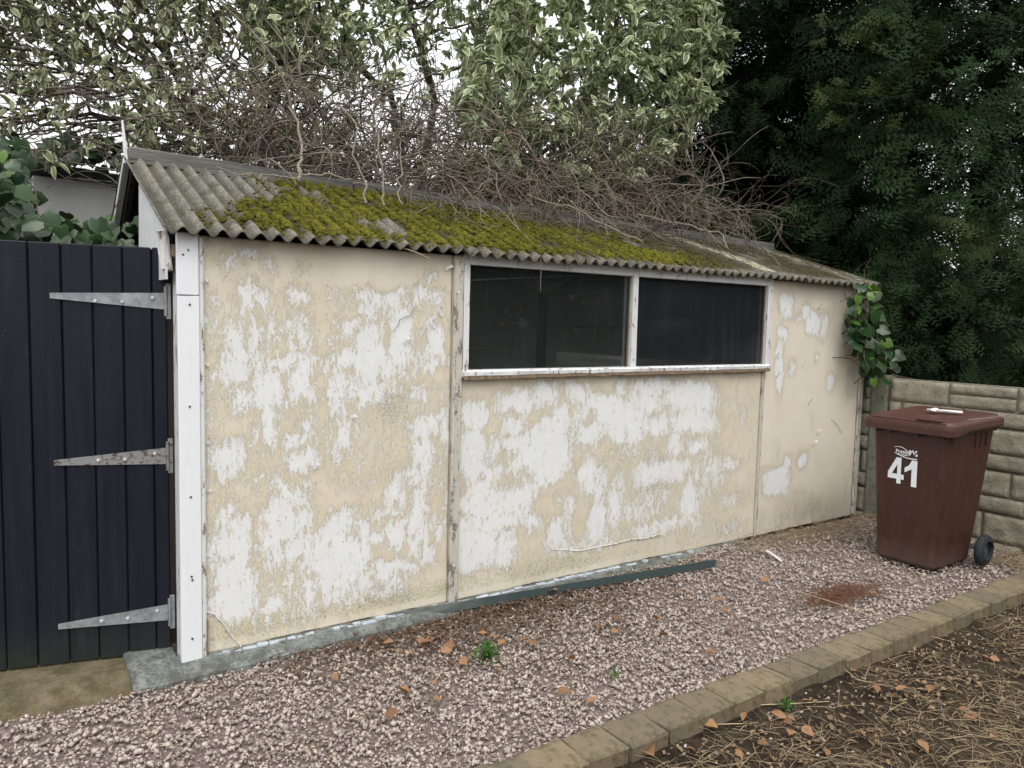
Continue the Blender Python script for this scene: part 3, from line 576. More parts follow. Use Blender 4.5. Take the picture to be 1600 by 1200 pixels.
# far barge board, seen past the gable
def slanted(name, mat, a, b, w_, t_, parent=gar):
    a = np.array(a, float); b = np.array(b, float); L = np.linalg.norm(b-a); y = nrm(b-a); x_ = np.array([1., 0, 0]); z = np.cross(x_, y)
    return part(name, *cbox((a+b)/2, (t_, L, w_), .003, .0012, np.stack([x_, y, z], 1)), MT[mat], parent)
slanted('barge_board', 'gable', (-.135, RY+.0, RZ+.0), (-.135, BY+.05, 1.62), .05, .03)
slanted('barge_board', 'recess_dark_wood', (-.10, RY+.02, RZ-.03), (-.10, BY+.05, 1.60), .07, .03)
board('purlin_end', 'paint_worn', -.15, -.02, 1.36, 1.43, 1.78, 1.83)
P = [(-.125, .015, 1.60), (-.125, .015, 1.795), (-.125, .62, 2.065), (-.125, .66, 1.60)]; part('gable_panel', P+[(x_+.01, b_, c_) for x_, b_, c_ in P], [[0, 1, 2, 3], [7, 6, 5, 4]]+[[i, 4+i, 4+(i+1) % 4, (i+1) % 4] for i in range(4)], MT['gable'], gar)
# roof sheets
PIT = .0765; AMP = .0170; X0 = -.152; NS = 7; SW = 9*PIT
sdir = nrm(np.array([0, RY-EY, RZ-EZ])); sn = np.array([0, -sdir[2], sdir[1]]); SL = math.hypot(RY-EY, RZ-EZ)
RS = .020; RIDGEZ = lambda x: RZ-RS*np.asarray(x)      # the ridge sags to the right
def roofpt(x, s, h):
    x, s, h = np.broadcast_arrays(np.asarray(x, float), s, h); return np.stack([x, EY+sdir[1]*s*SL+sn[1]*h, EZ+(sdir[2]*SL-RS*x)*s+sn[2]*h], -1)
def corr(x): return AMP*np.cos(2*np.pi*(x-X0)/PIT)
def mossmask(x, s):
    e = .10*(fbm(x*6, s*5, 3)-.5)*2+.06*(fbm(x*22, s*16, 9)-.5)*2
    m_ = sm(.04, .30, x+e*2.0-.36*sm(.25, .8, s)*(x < 1.2))*(1-sm(2.75, 3.45, x+e*2))*sm(.0, .09, s+.9*e*(1-.2*x)-.02)
    m_ = m_*(1-sm(0, .3, s-(1.02-.28*np.clip(x-.9, 0, 9))+e*1.4))
    return m_*sm(.30, .50, fbm(x*4.2+4, s*5, 8)+.12-.05*np.clip(x-1, 0, 2)*s)
def palemask(x, s): return np.maximum(.70*np.exp(-((x-3.66-.08*np.sin(s*5))/.14)**2), .60*np.exp(-((x-4.70)/.07)**2))*sm(0, .1, s)
for k in range(NS+1):
    x0 = X0+k*SW; x1 = min(x0+SW+PIT*.9, GL+.06)
    if x1-x0 < .1: break
    nx = int((x1-x0)/PIT*10)+1; X, s_ = np.meshgrid(np.linspace(x0, x1, nx), np.linspace(0, 1, 26)); ds = rng.normal(0, .006)
    h = corr(X)+.002*k % .004+(.0035 if k % 2 else 0)+.003*(fbm(X*20, s_*30, k)-.5)
    ss = s_*(1-ds)+ds-.010*(s_ == 0)*fbm(X*30, 0*X, k)
    P = roofpt(X, ss, h).reshape(-1, 3); Q = roofpt(X, ss, h-.0065).reshape(-1, 3); ny = 26; N = nx*ny
    i = (np.arange(ny-1)[:, None]*nx+np.arange(nx-1)[None]).ravel(); F = np.stack([i, i+1, i+nx+1, i+nx], 1)
    a = np.arange(nx-1); lft = np.arange(ny-1)*nx
    F = np.concatenate([F, F[:, ::-1]+N, np.stack([a, N+a, N+a+1, a+1], 1), np.stack([lft, lft+nx, N+lft+nx, N+lft], 1), np.stack([lft+nx-1, N+lft+nx-1, N+lft+2*nx-1, lft+2*nx-1], 1)])
    mm = np.clip(mossmask(X, s_)+1.0*sm(1.0, 2.3, X)*sm(.15, .42, fbm(X*5, s_*6, 2))*sm(.0, .12, s_)+.6*sm(.5, 1., s_)*(X > .9), 0, 1)
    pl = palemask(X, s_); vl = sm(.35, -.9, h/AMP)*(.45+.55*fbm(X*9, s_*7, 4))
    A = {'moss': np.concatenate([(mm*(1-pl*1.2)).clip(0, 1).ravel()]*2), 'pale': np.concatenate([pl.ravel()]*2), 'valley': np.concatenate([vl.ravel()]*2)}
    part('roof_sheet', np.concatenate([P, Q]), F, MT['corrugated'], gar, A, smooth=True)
# rear slope
X, s_ = np.meshgrid(np.linspace(X0, GL+.06, 500), np.linspace(0, 1, 8)); h = corr(X)
P = np.stack([X, BY+.06+(RY-BY-.06)*s_, 1.70+(RIDGEZ(X)-1.70)*s_+h], -1).reshape(-1, 3); i = (np.arange(7)[:, None]*500+np.arange(499)[None]).ravel()
part('rear_roof_sheet', P, np.stack([i, i+500, i+501, i+1], 1), MT['corrugated'], gar, {'moss': np.full(len(P), .6), 'pale': np.zeros(len(P)), 'valley': np.zeros(len(P))}, smooth=True)
# ridge boards
RTL = np.array([[1, 0, RS], [0, 1, 0], [-RS, 0, 1]])
xr = [-.13, 1.05, 2.35, 3.7, GL+.02]
for a, b in zip(xr[:-1], xr[1:]):
    z = rng.normal(0, .006); part('ridge_board', *cbox(((a+b)/2, RY-.012, RZ+.026+z-RS*(a+b)/2), (b-a-.008, .022, .074), .005, .003, RTL), MT['old_wood'], gar)
    part('ridge_board', *cbox(((a+b)/2, RY+.055, RZ+.036+z-RS*(a+b)/2), (b-a-.02, .10, .018), .005, .003, RTL @ np.array([[1, 0, 0], [0, .92, .4], [0, -.4, .92]])), MT['old_wood'], gar)
# finial stake at the gable
part('stake', *cyl((-.135, RY, RZ-.02), (-.15, RY+.01, RZ+.19), .013, .005, 7), MT['gable'], gar)
# moss: cushions and tufts
nn = 54000; X = rng.uniform(.0, 3.7, nn); s_ = rng.uniform(.0, 1, nn); mk = mossmask(X, s_)*(.35+.65*(fbm(X*7, s_*8, 5) > .40)); k = rng.random(nn) < mk*.62; X, s_ = X[k], s_[k]
P = roofpt(X, s_, corr(X)+.001); m_ = len(X)
dome = np.array([[math.cos(a)*r, math.sin(a)*r, z] for r, z, ph in ((1, 0, 0), (.72, .62, .5)) for a in (np.arange(5)+ph)*2*math.pi/5]+[[0, 0, .9]])
dF = np.array([[i, (i+1) % 5, 5+i] for i in range(5)]+[[(i+1) % 5, 5+(i+1) % 5, 5+i] for i in range(5)]+[[5+i, 5+(i+1) % 5, 10] for i in range(5)])
up = nrm(np.tile(sn, (m_, 1))+rng.normal(0, .25, (m_, 3))); th = rng.normal(size=(m_, 3)); fr_ = frames(nrm(np.cross(up, th)), up)
sz = rng.uniform(.005, .0135, m_)*(.6+.9*mk[k]); V, F = place(dome, dF, fr_, P, sz)
V = V+rng.normal(0, .0012, V.shape)
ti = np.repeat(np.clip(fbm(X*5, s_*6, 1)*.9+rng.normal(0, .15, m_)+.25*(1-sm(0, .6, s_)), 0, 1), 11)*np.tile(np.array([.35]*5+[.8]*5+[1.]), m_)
V1, F1, a1 = V, F, ti
kk = rng.random(m_) < .9; rep = np.repeat(np.nonzero(kk)[0], 2); d = nrm(up[rep]+rng.normal(0, .55, (len(rep), 3))); b = P[rep]+rng.normal(0, 1, (len(rep), 3))*sz[rep][:, None]*.5+d*sz[rep][:, None]*.5
sd_ = nrm(np.cross(d, rng.normal(size=d.shape)))*.0011; e = b+d*rng.uniform(.005, .012, (len(rep), 1))
V2 = np.stack([b-sd_, b+sd_, e], 1).reshape(-1, 3); F2 = np.arange(len(V2)).reshape(-1, 3)
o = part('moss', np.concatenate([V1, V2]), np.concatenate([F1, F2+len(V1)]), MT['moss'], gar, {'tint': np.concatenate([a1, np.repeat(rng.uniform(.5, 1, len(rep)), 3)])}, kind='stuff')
# plinth
n = 220; xs = np.linspace(-.285, 3.55, n); X = []
for xx in xs:
    q = 1-sm(2.6, 3.5, xx); wv = .010*(fbm(xx*7, 1)-.5)*2; w0 = .040+.032*sm(.7, .1, xx)
    X += [(xx, .02, .004), (xx, -.012, .000+wv*.4), (xx, -.03-w0*.55*q, -.016+wv*.6), (xx, -.035-w0*q+wv, -.048), (xx, -.035-w0*q+wv, -.12)]
X = np.array(X)
F = [[i*5+j, i*5+j+1, (i+1)*5+j+1, (i+1)*5+j] for i in range(n-1) for j in range(4)]+[[4, 3, 2, 1, 0]]
X[:, 2] += .003*(fbm(X[:, 0]*40, X[:, 1]*40)-.5)
part('plinth', X, F, MT['plinth'], gar)
part('plinth', *span(-.285, -.09, .02, .22, -.1, -.004, .008, .003), MT['plinth'], gar)
x = .03
while x < 3.0:           # painted chips of mortar along the foot of the panels
    L = rng.uniform(.03, .10)
    if rng.random() < .86: part('mortar_chip', *cbox((x+L/2, -.024+rng.normal(0, .002), -.014+rng.normal(0, .003)), (L-.004, .022, .026), .003, .002, None), MT['plinth_paint'], gar)
    x += L
# a torn skin of paint and a few long cracks
for pts, r0 in (((858, 857), (880, 859), (905, 860), (935, 853), (962, 848), (990, 841), (1003, 842), (1030, 834)), .0030), (((318, 953), (332, 957), (345, 970), (358, 988), (375, 1008)), .0032), (((612, 520), (625, 498), (640, 492), (648, 478)), .0012), (((1297, 655), (1305, 662), (1313, 676)), .0013):
    Pn = np.array([[*(lambda q: (q[0], -.0125, q[2]))(at(u, v, 0.))] for u, v in pts]); tt = np.linspace(0, len(Pn)-1, 26); Pn = np.stack([np.interp(tt, range(len(Pn)), Pn[:, c_]) for c_ in range(3)], -1)+rng.normal(0, .0014, (26, 3))
    V, F = path_segs([Pn], [np.full(26, r0)], 4); part('torn_edge', V, F, MT['brown_wood'] if r0 < .0025 else MT['paint_worn'], gar)
# curled flakes of paint
for cx, cz in ((3.86, 1.58), (3.82, 1.27), (4.28, 1.62), (3.83, 1.13), (4.22, .93), (4.0, .42), (4.12, 1.2), (4.35, .7), (4.3, .62), (1.10, 1.44), (1.14, 1.5), (1.05, 1.43), (.95, 1.36), (1.18, 1.72), (.03, .93), (.03, .72), (.02, .66), (.5, .78), (.68, 1.0)):
    L, w_ = rng.uniform(.02, .05), rng.uniform(.008, .018); a = rng.uniform(0, math.pi); u = np.array([math.cos(a), 0, math.sin(a)]); v = np.array([-math.sin(a), 0, math.cos(a)])
    X = []
    for i in range(5):
        for j in (0, 1): X.append(np.array([cx, -.012, cz])+u*L*(i/4-.5)+v*w_*(j-.5+.2*math.sin(i))+np.array([0, -.016*(i/4)**2*(1-j)-.003-.007*j*(i/4), 0]))
    part('paint_flake', X, [[2*i, 2*i+1, 2*i+3, 2*i+2] for i in range(4)], MT['paint_clean'], gar)
# things inside the garage
P = np.array([[1.45+.10*i, 1.2, 1.205+.11*math.sin(min(1, i/6.)*2.6)] for i in range(10)]); V, F = path_segs([P], [np.full(10, .022)], 8)
tag(part('curved_tube', V, F, MT['curved_tube'], smooth=True), 'yellow green curved tube behind the left window pane', 'curved_tube')  # bent yellow-green tube behind the left pane
ps = []
for k in range(5):
    th = np.linspace(.2+.3*k, 5.3+.4*k, 26); r_ = .09+.018*k; ps.append(np.stack([2.02+r_*np.cos(th)*1.3, .28+.02*k+0*th, 1.73+r_*np.sin(th)*.42], -1))
V, F = path_segs(ps, [np.full(26, .0035)]*5, 4); tag(part('cable', V, F, MT['cable'], smooth=True), 'loops of pale cable hanging inside the top of the window', 'cable')
P = np.array([[1.3+.11*i, .12, 1.665+.0095*i] for i in range(11)]); V, F = path_segs([P], [np.full(11, .006)], 6); part('rail', V, F, MT['cable'], gar)

# ============================================================ GATE
gd = nrm(np.array([-.634, .154, 0])); gn = np.array([-gd[1], gd[0], 0.]); gn = gn if gn[1] < 0 else -gn
H0 = np.array([-.093, .155, 0]); gate = thing('gate', tuple(H0+gd*.5+np.array([0, 0, -.02])), 'black boarded gate hung on three strap hinges left of the garage', 'gate')
GR = np.stack([gd, -gn, [0, 0, 1.]], 1)
def gp(t_, out, z): return H0+gd*t_+gn*out+np.array([0, 0, z])
edges = [.0, .058, .168, .281, .392, .508, .62, .732, .845, .957, 1.07, 1.18]
for a, b in zip(edges[:-1], edges[1:]):
    z0 = -.02+rng.normal(0, .001); part('plank', *cbox(gp((a+b)/2, 0, (1.735+z0)/2), (b-a-.0035, .022, 1.735-z0), .0045, .0003, GR), MT['navy'], gate)
for e_ in edges[1:-1]: part('joint_backing', *cbox(gp(e_, -.008, .8575), (.02, .004, 1.74), .001, 0, GR), MT['teeth'], gate)  # near-black strips added behind the joints to darken the gaps
for z in (.2, .86, 1.52): part('ledge', *cbox(gp(.59, -.025, z), (1.16, .025, .10), .003, 0, GR), MT['navy'], gate)
for z, dz, mt in ((1.512, .010, 'galv'), (.850, -.012, 'galv_rust'), (.158, -.014, 'galv')):
    n = 9; X = []
    for i in range(n):
        t_ = .012+.42*i/(n-1); hw = .035-.024*i/(n-1) if i < n-1 else .011; zc = z+dz*(i/(n-1))*1.0
        for o_ in (.012, .0175): X += [gp(t_, o_, zc-hw), gp(t_, o_, zc+hw)]
    F = [[4*i+2, 4*i+3, 4*i+7, 4*i+6] for i in range(n-1)]+[[4*i+1, 4*i+3, 4*i+7, 4*i+5][::-1] for i in range(n-1)]+[[4*i, 4*i+2, 4*i+6, 4*i+4][::-1] for i in range(n-1)]+[[0, 1, 3, 2], [4*n-4, 4*n-3, 4*n-1, 4*n-2]]
    sh = part('strap_hinge', X, F, MT[mt], gate)
    if mt == 'galv_rust': sh['label'] = 'rusty middle strap hinge'
    for t_ in (.055, .17, .27): part('bolt', *cyl(gp(t_, .0175, z+.012-.02*(t_ > .1)), gp(t_, .0245, z+.012-.02*(t_ > .1)), .008, .005, 8), MT['bolt'], sh)
    part('hinge_knuckle', *cyl(gp(.004, .014, z-.062), gp(.004, .014, z+.062), .008, n=8), MT[mt], sh)
    part('hinge_plate', *cbox(gp(-.006, .013, z), (.02, .006, .15), .001, 0, GR), MT[mt], sh)

# ============================================================ CONCRETE FENCE
FX = 4.97
fence = thing('concrete_fence', (FX, -.6, 0), 'low buff concrete fence moulded like stone blocks behind the brown bin', 'fence')
part('fence_post', *span(FX-.03, FX+.10, -.185, -.055, -.1, 1.115, .008, .002), MT['post_concrete'], fence)
part('fence_post', *span(FX-.03, FX+.10, -2.15, -2.02, -.1, 1.115, .008, .002), MT['post_concrete'], fence)
lv = [-.10, .2246, .519, .812, 1.10]
def stoneblock(y0, y1, z0, z1, parent, px=FX):
    ny, nz = max(4, int((y1-y0)/.022)), max(6, int((z1-z0)/.018)); Y, Z = np.meshgrid(np.r_[y0, np.linspace(y0+.006, y1-.006, ny-2), y1], np.r_[z0, np.linspace(z0+.006, z1-.006, nz-2), z1])
    e = np.minimum(np.minimum(Y-y0, y1-Y), np.minimum(Z-z0, z1-Z)); X = px-.003-.013*sm(0, .005, e)-.026*(fbm(Y*20, Z*24, 2)-.42)*sm(0, .02, e)-.008*(fbm(Y*60, Z*60, 5)-.5)*sm(0, .006, e)
    i = (np.arange(nz-1)[:, None]*ny+np.arange(ny-1)[None]).ravel()
    part('block', np.stack([X, Y, Z], -1).reshape(-1, 3), np.stack([i, i+ny, i+ny+1, i+1], 1), MT['fence_concrete'], parent)
for (ya, yb, seed) in ((-2.02, -.185, 1), (-.055, 1.78, 2), (-3.98, -2.15, 3)):
    for r_ in range(4):
        z0, z1 = lv[r_], lv[r_+1]
        gb = part('gravel_board', *span(FX, FX+.05, ya+.002, yb-.002, z0+.002, z1-.002, .004), MT['fence_joint'], fence)
        zm = z0+(z1-z0)*.39
        for (a, b, of) in ((z0+.008, zm-.004, .12), (zm+.006, z1-.010, .02 if r_ % 2 else .30)):
            y = yb+.0-((of+.43 if of else 0) % .44)-.0; ends = [yb-.004]
            while y > ya+.06: ends.append(y); y -= .44+rng.normal(0, .0)
            ends.append(ya+.004)
            for p_, q_ in zip(ends[:-1], ends[1:]):
                if p_-q_ < .03: continue
                if r_ == 3 and a > zm and rng.random() < .5: 
                    zz = a+(b-a)*.55; stoneblock(q_+.006, p_-.006, a, zz-.003, gb); stoneblock(q_+.006, p_-.006, zz+.003, b, gb)
                else: stoneblock(q_+.009, p_-.009, a, b, gb)
# rail of rough soil at its foot is hidden by gravel

# ============================================================ WHEELIE BIN
bin_ = thing('wheelie_bin', (4.22, -.9, 0), 'brown wheelie bin numbered 41 standing before the concrete fence', 'bin')
def ringV(x0, x1, y0, y1, z, r, z2=None, n=4):
    P = []
    for cx, cy, a0 in ((x1-r, y1-r, 0), (x0+r, y1-r, 90), (x0+r, y0+r, 180), (x1-r, y0+r, 270)):
        for i in range(n+1):
            a = R(a0+90*i/n); xx = cx+r*math.cos(a); P.append((xx, cy+r*math.sin(a), z if z2 is None else z+(z2-z)*(xx-x0)/(x1-x0)))
    return P
def loft(rings, cap0=True, cap1=True):
    n = len(rings[0]); V = [p for r_ in rings for p in r_]; F = [[k*n+i, k*n+(i+1) % n, (k+1)*n+(i+1) % n, (k+1)*n+i] for k in range(len(rings)-1) for i in range(n)]
    if cap0: F.append(list(range(n))[::-1])
    if cap1: F.append([(len(rings)-1)*n+i for i in range(n)])
    return V, F
V, F = loft([ringV(4.010, 4.43, -1.065, -.708, .004, .035), ringV(4.000, 4.45, -1.078, -.700, .02, .04), ringV(3.985, 4.50, -1.112, -.672, .45, .045), ringV(3.968, 4.535, -1.140, -.648, .855, .045)])
body = part('bin_body', V, F, MT['bin'], bin_, smooth=False)
V, F = loft([ringV(3.95, 4.55, -1.155, -.634, .848, .045), ringV(3.95, 4.55, -1.155, -.634, .868, .045)]); part('rim', V, F, MT['bin'], bin_)
V, F = loft([ringV(3.918, 4.565, -1.178, -.612, .862, .05, .878), ringV(3.912, 4.575, -1.184, -.606, .872, .05, .892), ringV(3.915, 4.575, -1.182, -.608, .900, .05, .930), ringV(3.935, 4.56, -1.162, -.628, .905, .05, .935),
            ringV(3.945, 4.55, -1.152, -.638, .922, .05, .952), ringV(3.975, 4.52, -1.12, -.67, .926, .05, .956), ringV(4.0, 4.50, -1.095, -.695, .917, .05, .949)])
lid = part('lid', V, F, MT['lid'], bin_)
V, F = loft([ringV(3.914, 4.10, -1.183, -.607, .842, .045, .862), ringV(3.910, 4.12, -1.186, -.604, .880, .045, .886)]); part('lid_lip', V, F, MT['lid'], lid)
part('lid_rib', *cbox((4.25, -1.135, .928), (.50, .008, .012), .003, 0, np.array([[1, 0, -.05], [0, 1, 0], [.05, 0, 1]])), MT['lid'], lid); part('lid_rib', *cbox((3.94, -.89, .912), (.010, .46, .014), .004), MT['lid'], lid)
part('lid_handle', *cbox((3.955, -1.02, .928), (.05, .15, .012), .004), MT['lid'], lid)
part('recess_shade', *cbox((3.985, -1.02, .9275), (.035, .12, .008), .002), MT['teeth'], lid)  # near-black block stands in for the shade of the handle recess
part('hinge_bar', *cyl((4.60, -1.10, .905), (4.60, -.69, .905), .016, n=10), MT['bin'], bin_)
for y in (-1.02, -.9, -.77): part('hinge_bracket', *cbox((4.57, y, .895), (.07, .035, .05), .006), MT['bin'], bin_)
mb = MB()
for y in np.arange(-1.12, -.66, .0085):
    d = .012+.030*rng.random()*(vn(y*22, 3) > .38); 
    if vn(y*15, 7) > .30: mb.add([(3.938, y-.007, .850), (3.938, y+.007, .850), (3.942, y+rng.normal(0, .002), .848-d), (3.965, y, .848)], [[0, 1, 2], [0, 2, 3], [1, 3, 2], [0, 3, 1]])
mb.build('rim_teeth', MT['teeth'], bin_)  # row of dark teeth hanging under the lid
for xx in (4.28, 4.35, 4.42): part('side_rib', *cbox((xx, -1.134, .80), (.006, .02, .09), .002), MT['bin'], bin_)
part('axle', *cyl((4.425, -1.16, .098), (4.425, -.60, .098), .010, n=8), MT['hub'], bin_)
def wheel(y, s_):
    wx, wz, r_ = 4.425, .096, .100
    prof = [(.0, .062), (.006, .085), (.016, .097), (.030, .100), (.044, .097), (.052, .085), (.052, .062)]
    n = 28; V = [(wx+rr_*math.cos(a), y+s_*(o_-.026), wz+rr_*math.sin(a)) for o_, rr_ in prof for a in np.arange(n)*2*math.pi/n]
    F = [[k*n+i, k*n+(i+1) % n, (k+1)*n+(i+1) % n, (k+1)*n+i] for k in range(6) for i in range(n)]+[[6*n+i, 6*n+(i+1) % n, (i+1) % n, i] for i in range(n)]
    w_ = part('wheel', V, F, MT['tyre'], bin_, smooth=False)
    rim = MB(); yo = y+s_*.012; f = -s_
    rim.add(*cyl((wx, yo+.012*s_, wz), (wx, yo-.014*s_, wz), .018, .015, 14)); rim.add(*cyl((wx, yo+.014*s_, wz), (wx, yo+.002*s_, wz), .0615, .0615, 28))
    for i in range(8):
        a = i*math.pi/4; rim.add(*cyl((wx+.016*math.cos(a), yo-.006*s_, wz+.016*math.sin(a)), (wx+.056*math.cos(a), yo-.003*s_, wz+.056*math.sin(a)), .0055, .0045, 6))
    a_ = np.arange(28)*2*math.pi/28
    rim.add([(wx+q*math.cos(a), yo-o_*s_, wz+q*math.sin(a)) for q, o_ in ((.063, -.002), (.061, .008), (.052, .008), (.050, -.001)) for a in a_], [[k*28+i, k*28+(i+1) % 28, (k+1)*28+(i+1) % 28, (k+1)*28+i] for k in range(3) for i in range(28)])
    rim.build('wheel_hub', MT['hub'], w_)
wheel(-1.172, 1); wheel(-.60, -1)
# lettering stands a millimetre proud of the front face
def bface(y, z): return 4.0-(z-.02)*.0345-.0045
def polyplate(name, polys, y0, z0, mat, parent=body):
    mb = MB()
    for pl in polys:
        n = len(pl); V = [(bface(y0-u, z0+v)-o_, y0-u, z0+v) for o_ in (0, .0016) for u, v in pl]
        mb.add(V, [list(range(n, 2*n)), ]+[[i, (i+1) % n, n+(i+1) % n, n+i] for i in range(n)])
    return mb.build(name, MT[mat], parent)
K = .165
four = [[(.44, 1.0), (.70, 1.0), (.70, .36), (.50, .36), (.50, .74)], [(.44, 1.0), (.50, .74), (.22, .36), (.0, .36), (.0, .40)], [(.0, .36), (.86, .36), (.86, .17), (.0, .17)], [(.48, .17), (.70, .17), (.70, .0), (.48, .0)]]
four = [[(u*K*.72, v*K) for u, v in p_] for p_ in four]
one = [[(.42, 1.0), (.70, 1.0), (.70, .0), (.42, .0)], [(.42, 1.0), (.42, .66), (.05, .50), (.05, .68), (.28, .80)]]
one = [[(u*K*.72, v*K) for u, v in p_] for p_ in one]
polyplate('numeral', four, -.768, .503, 'sticker'); polyplate('numeral', one, -.868, .498, 'sticker')
def swoosh(u0, v0, u1, v1, bow, th, n=10):
    P = []
    for i in range(n+1):
        f = i/n; P.append((u0+(u1-u0)*f, v0+(v1-v0)*f+bow*math.sin(math.pi*f), th*math.sin(math.pi*min(.5, .15+f*.5))))
    return [[(P[i][0], P[i][1]), (P[i+1][0], P[i+1][1]), (P[i+1][0], P[i+1][1]-P[i+1][2]), (P[i][0], P[i][1]-P[i][2])] for i in range(n)]
polyplate('logo_swoosh', swoosh(.0, .060, .095, .040, .016, .0045)+swoosh(.005, .026, .15, .004, -.010, .006), -.800, .672, 'sticker')
polyplate('logo_figure', [[(.098, .052), (.108, .052), (.103, .02), (.095, .014)], [(.108, .048), (.124, .056), (.121, .045), (.112, .038)], [(.124, .05), (.134, .028), (.128, .026), (.119, .044)], [(.134, .05), (.148, .056), (.142, .04), (.133, .036)], [(.14, .03), (.152, .034), (.148, .018), (.136, .018)]], -.800, .672, 'sticker')
def lettering(txt, size, y, z):
    cvt = bpy.data.curves.new('lettering', 'FONT'); cvt.body = txt; cvt.size = size; cvt.extrude = .0006; cvt.offset = .0006
    ob = bpy.data.objects.new('lettering', cvt); link(ob); bpy.context.view_layer.update()
    me = bpy.data.meshes.new_from_object(ob.evaluated_get(bpy.context.evaluated_depsgraph_get())); bpy.data.objects.remove(ob)
    n = len(me.vertices); co = np.empty(n*3, np.float32); me.vertices.foreach_get('co', co); co = co.reshape(-1, 3)
    W = np.stack([np.array([bface(0, z+v) for v in co[:, 1]])-.0012-co[:, 2], y-co[:, 0]*1.05, z+co[:, 1]], -1)-org(body)
    me.vertices.foreach_set('co', W.astype(np.float32).ravel()); me.materials.clear(); me.materials.append(MT['sticker']); me.name = 'lettering'
    link(bpy.data.objects.new('lettering', me), body)
lettering('Preston', .030, -.812, .699); lettering('City Council', .0125, -.820, .686)
o = part('plastic_scrap', *cbox((4.30, -.93, .957), (.035, .20, .006), .002, .003, rotz(.35)), MT['white_plastic'])
V, F = place(dome, dF, np.eye(3)[None]*np.array([[[1.8, 1, 1.0]]]), np.array([[4.28, -.88, .955]]), [.022])
o2 = part('plastic_crumple', V+rng.normal(0, .003, V.shape), F, MT['white_plastic'], o); tag(o, 'crumpled white plastic scrap lying on top of the brown bin lid', 'litter')

# ============================================================ SMALL THINGS ON THE GRAVEL
a = onz(612, 972, -.035); b = onz(1118, 886, -.012); d = nrm(b-a); nrm_ = np.array([d[1], -d[0], 0]); nrm_ = nrm(nrm_ if nrm_[1] < 0 else -nrm_)
prof = [(0, 0), (0, .048), (.004, .048), (.004, .005), (.03, .004), (.03, 0)]
X = [a+d*t_+nrm_*(-q)+np.array([0, 0, z]) for t_ in (0, np.linalg.norm(b-a)) for q, z in prof]
tag(part('metal_angle', X, [[i, (i+1) % 6, 6+(i+1) % 6, 6+i] for i in range(6)]+[list(range(6))[::-1], list(range(6, 12))], MT['angle']), 'long blue grey metal angle lying along the foot of the garage wall', 'metal strip')
def stick(name, P, r, mat, label, cat, n=7):
    P = np.array(P, float); V, F = path_segs([P], [np.linspace(r, r*.7, len(P))], n); return tag(part(name, V, F, MT[mat], attrs={'tint': np.full(len(V), .8)}, smooth=True), label, cat)
a, b = onz(1199, 862, .012), onz(1222, 877, .010); P = [a+(b-a)*i/4+np.array([0, 0, .004*math.sin(i)]) for i in range(5)]
stick('white_stick', P, .010, 'white_plastic', 'short white plastic stick lying on gravel below the right panel', 'stick')
stick('stick', [roofpt(np.array(.9), .02, .0)+[0, 0, -.01], [.955, -.10, 1.775], [1.01, -.14, 1.745]], .0045, 'bark_pale', 'pale stick poking out from under the left roof edge', 'stick')
stick('twig', [[1.688, -.095, 1.80], [1.690, -.10, 1.74], [1.688, -.10, 1.68], [1.690, -.10, 1.62]], .0022, 'bark_pale', 'thin pale twig hanging over the left window pane', 'twig', 4)
# ============================================================ FAR BUILDINGS
def house(name, x0, x1, y0, y1, ze, zr, label, wallm, roofm, wins, cat='house'):
    t_ = thing(name, ((x0+x1)/2, (y0+y1)/2, 0), label, cat)
    part('wall', *span(x0, x1, y0, y1, 0, ze, .01), MT[wallm], t_)
    ym = (y0+y1)/2; V = [(x0-.3, y0-.3, ze+.01), (x1+.3, y0-.3, ze+.01), (x1+.3, ym, zr), (x0-.3, ym, zr), (x0-.3, y1+.3, ze+.01), (x1+.3, y1+.3, ze+.01)]
    V2 = [(a, b, c+.12) for a, b, c in V]
    rf = part('roof', V+V2, [[6, 7, 8, 9], [9, 8, 11, 10], [0, 3, 2, 1], [3, 4, 5, 2], [0, 1, 7, 6], [4, 10, 11, 5], [1, 2, 8, 7], [2, 5, 11, 8], [0, 6, 9, 3], [3, 9, 10, 4]], MT[roofm], t_)
    part('chimney', *span(x0+.5, x0+1.2, ym-.3, ym+.3, zr-.4, zr+.9, .01), MT['house_brick'], rf)
    part('gable', [(x0, y0, ze), (x0, y1, ze), (x0, ym, zr-.06), (x0+.01, y0, ze), (x0+.01, y1, ze), (x0+.01, ym, zr-.06)], [[0, 1, 2], [5, 4, 3], [0, 3, 4, 1], [1, 4, 5, 2], [2, 5, 3, 0]], MT[wallm], t_)
    for wx, wz in wins:
        f = part('window', *span(wx-.5, wx+.5, y0-.04, y0+.06, wz-.5, wz+.5, .01), MT['render_white'], t_); part('pane', *span(wx-.42, wx+.42, y0-.05, y0-.041, wz-.42, wz+.42, .002), MT['window_dark'], f)
house('brick_house', 9.3, 14.5, 10, 16, 4.7, 5.3, 'pinkish brick house glimpsed through the bare twigs right of centre', 'house_brick', 'roof_tile', [(10.0, 3.6), (12.5, 3.6)])
a = at(440, 236, 18); b = at(530, 236, 18)
house('tiled_house', a[0], b[0]+.8, 18, 24, a[2]-.1, a[2]+.62, 'far house with an orange tiled roof seen through the left branches', 'render_white', 'roof_tile', [])
a = at(1165, 300, 14); house('white_house', a[0]-1, a[0]+6, 14, 20, a[2]-.6, a[2]+.5, 'pale rendered house glimpsed behind the dark yew branches', 'render_white', 'felt', [(a[0]+2, 2.6)])
a = at(50, 266, 2.5)
sh = thing('outbuilding', (.4, 3.2, 0), 'small white outbuilding with a dark felt roof edge above the ivy', 'outbuilding')
part('wall', *span(a[0], 1.4, 2.5, 4.2, 0, a[2]-.03, .006), MT['render_white'], sh)
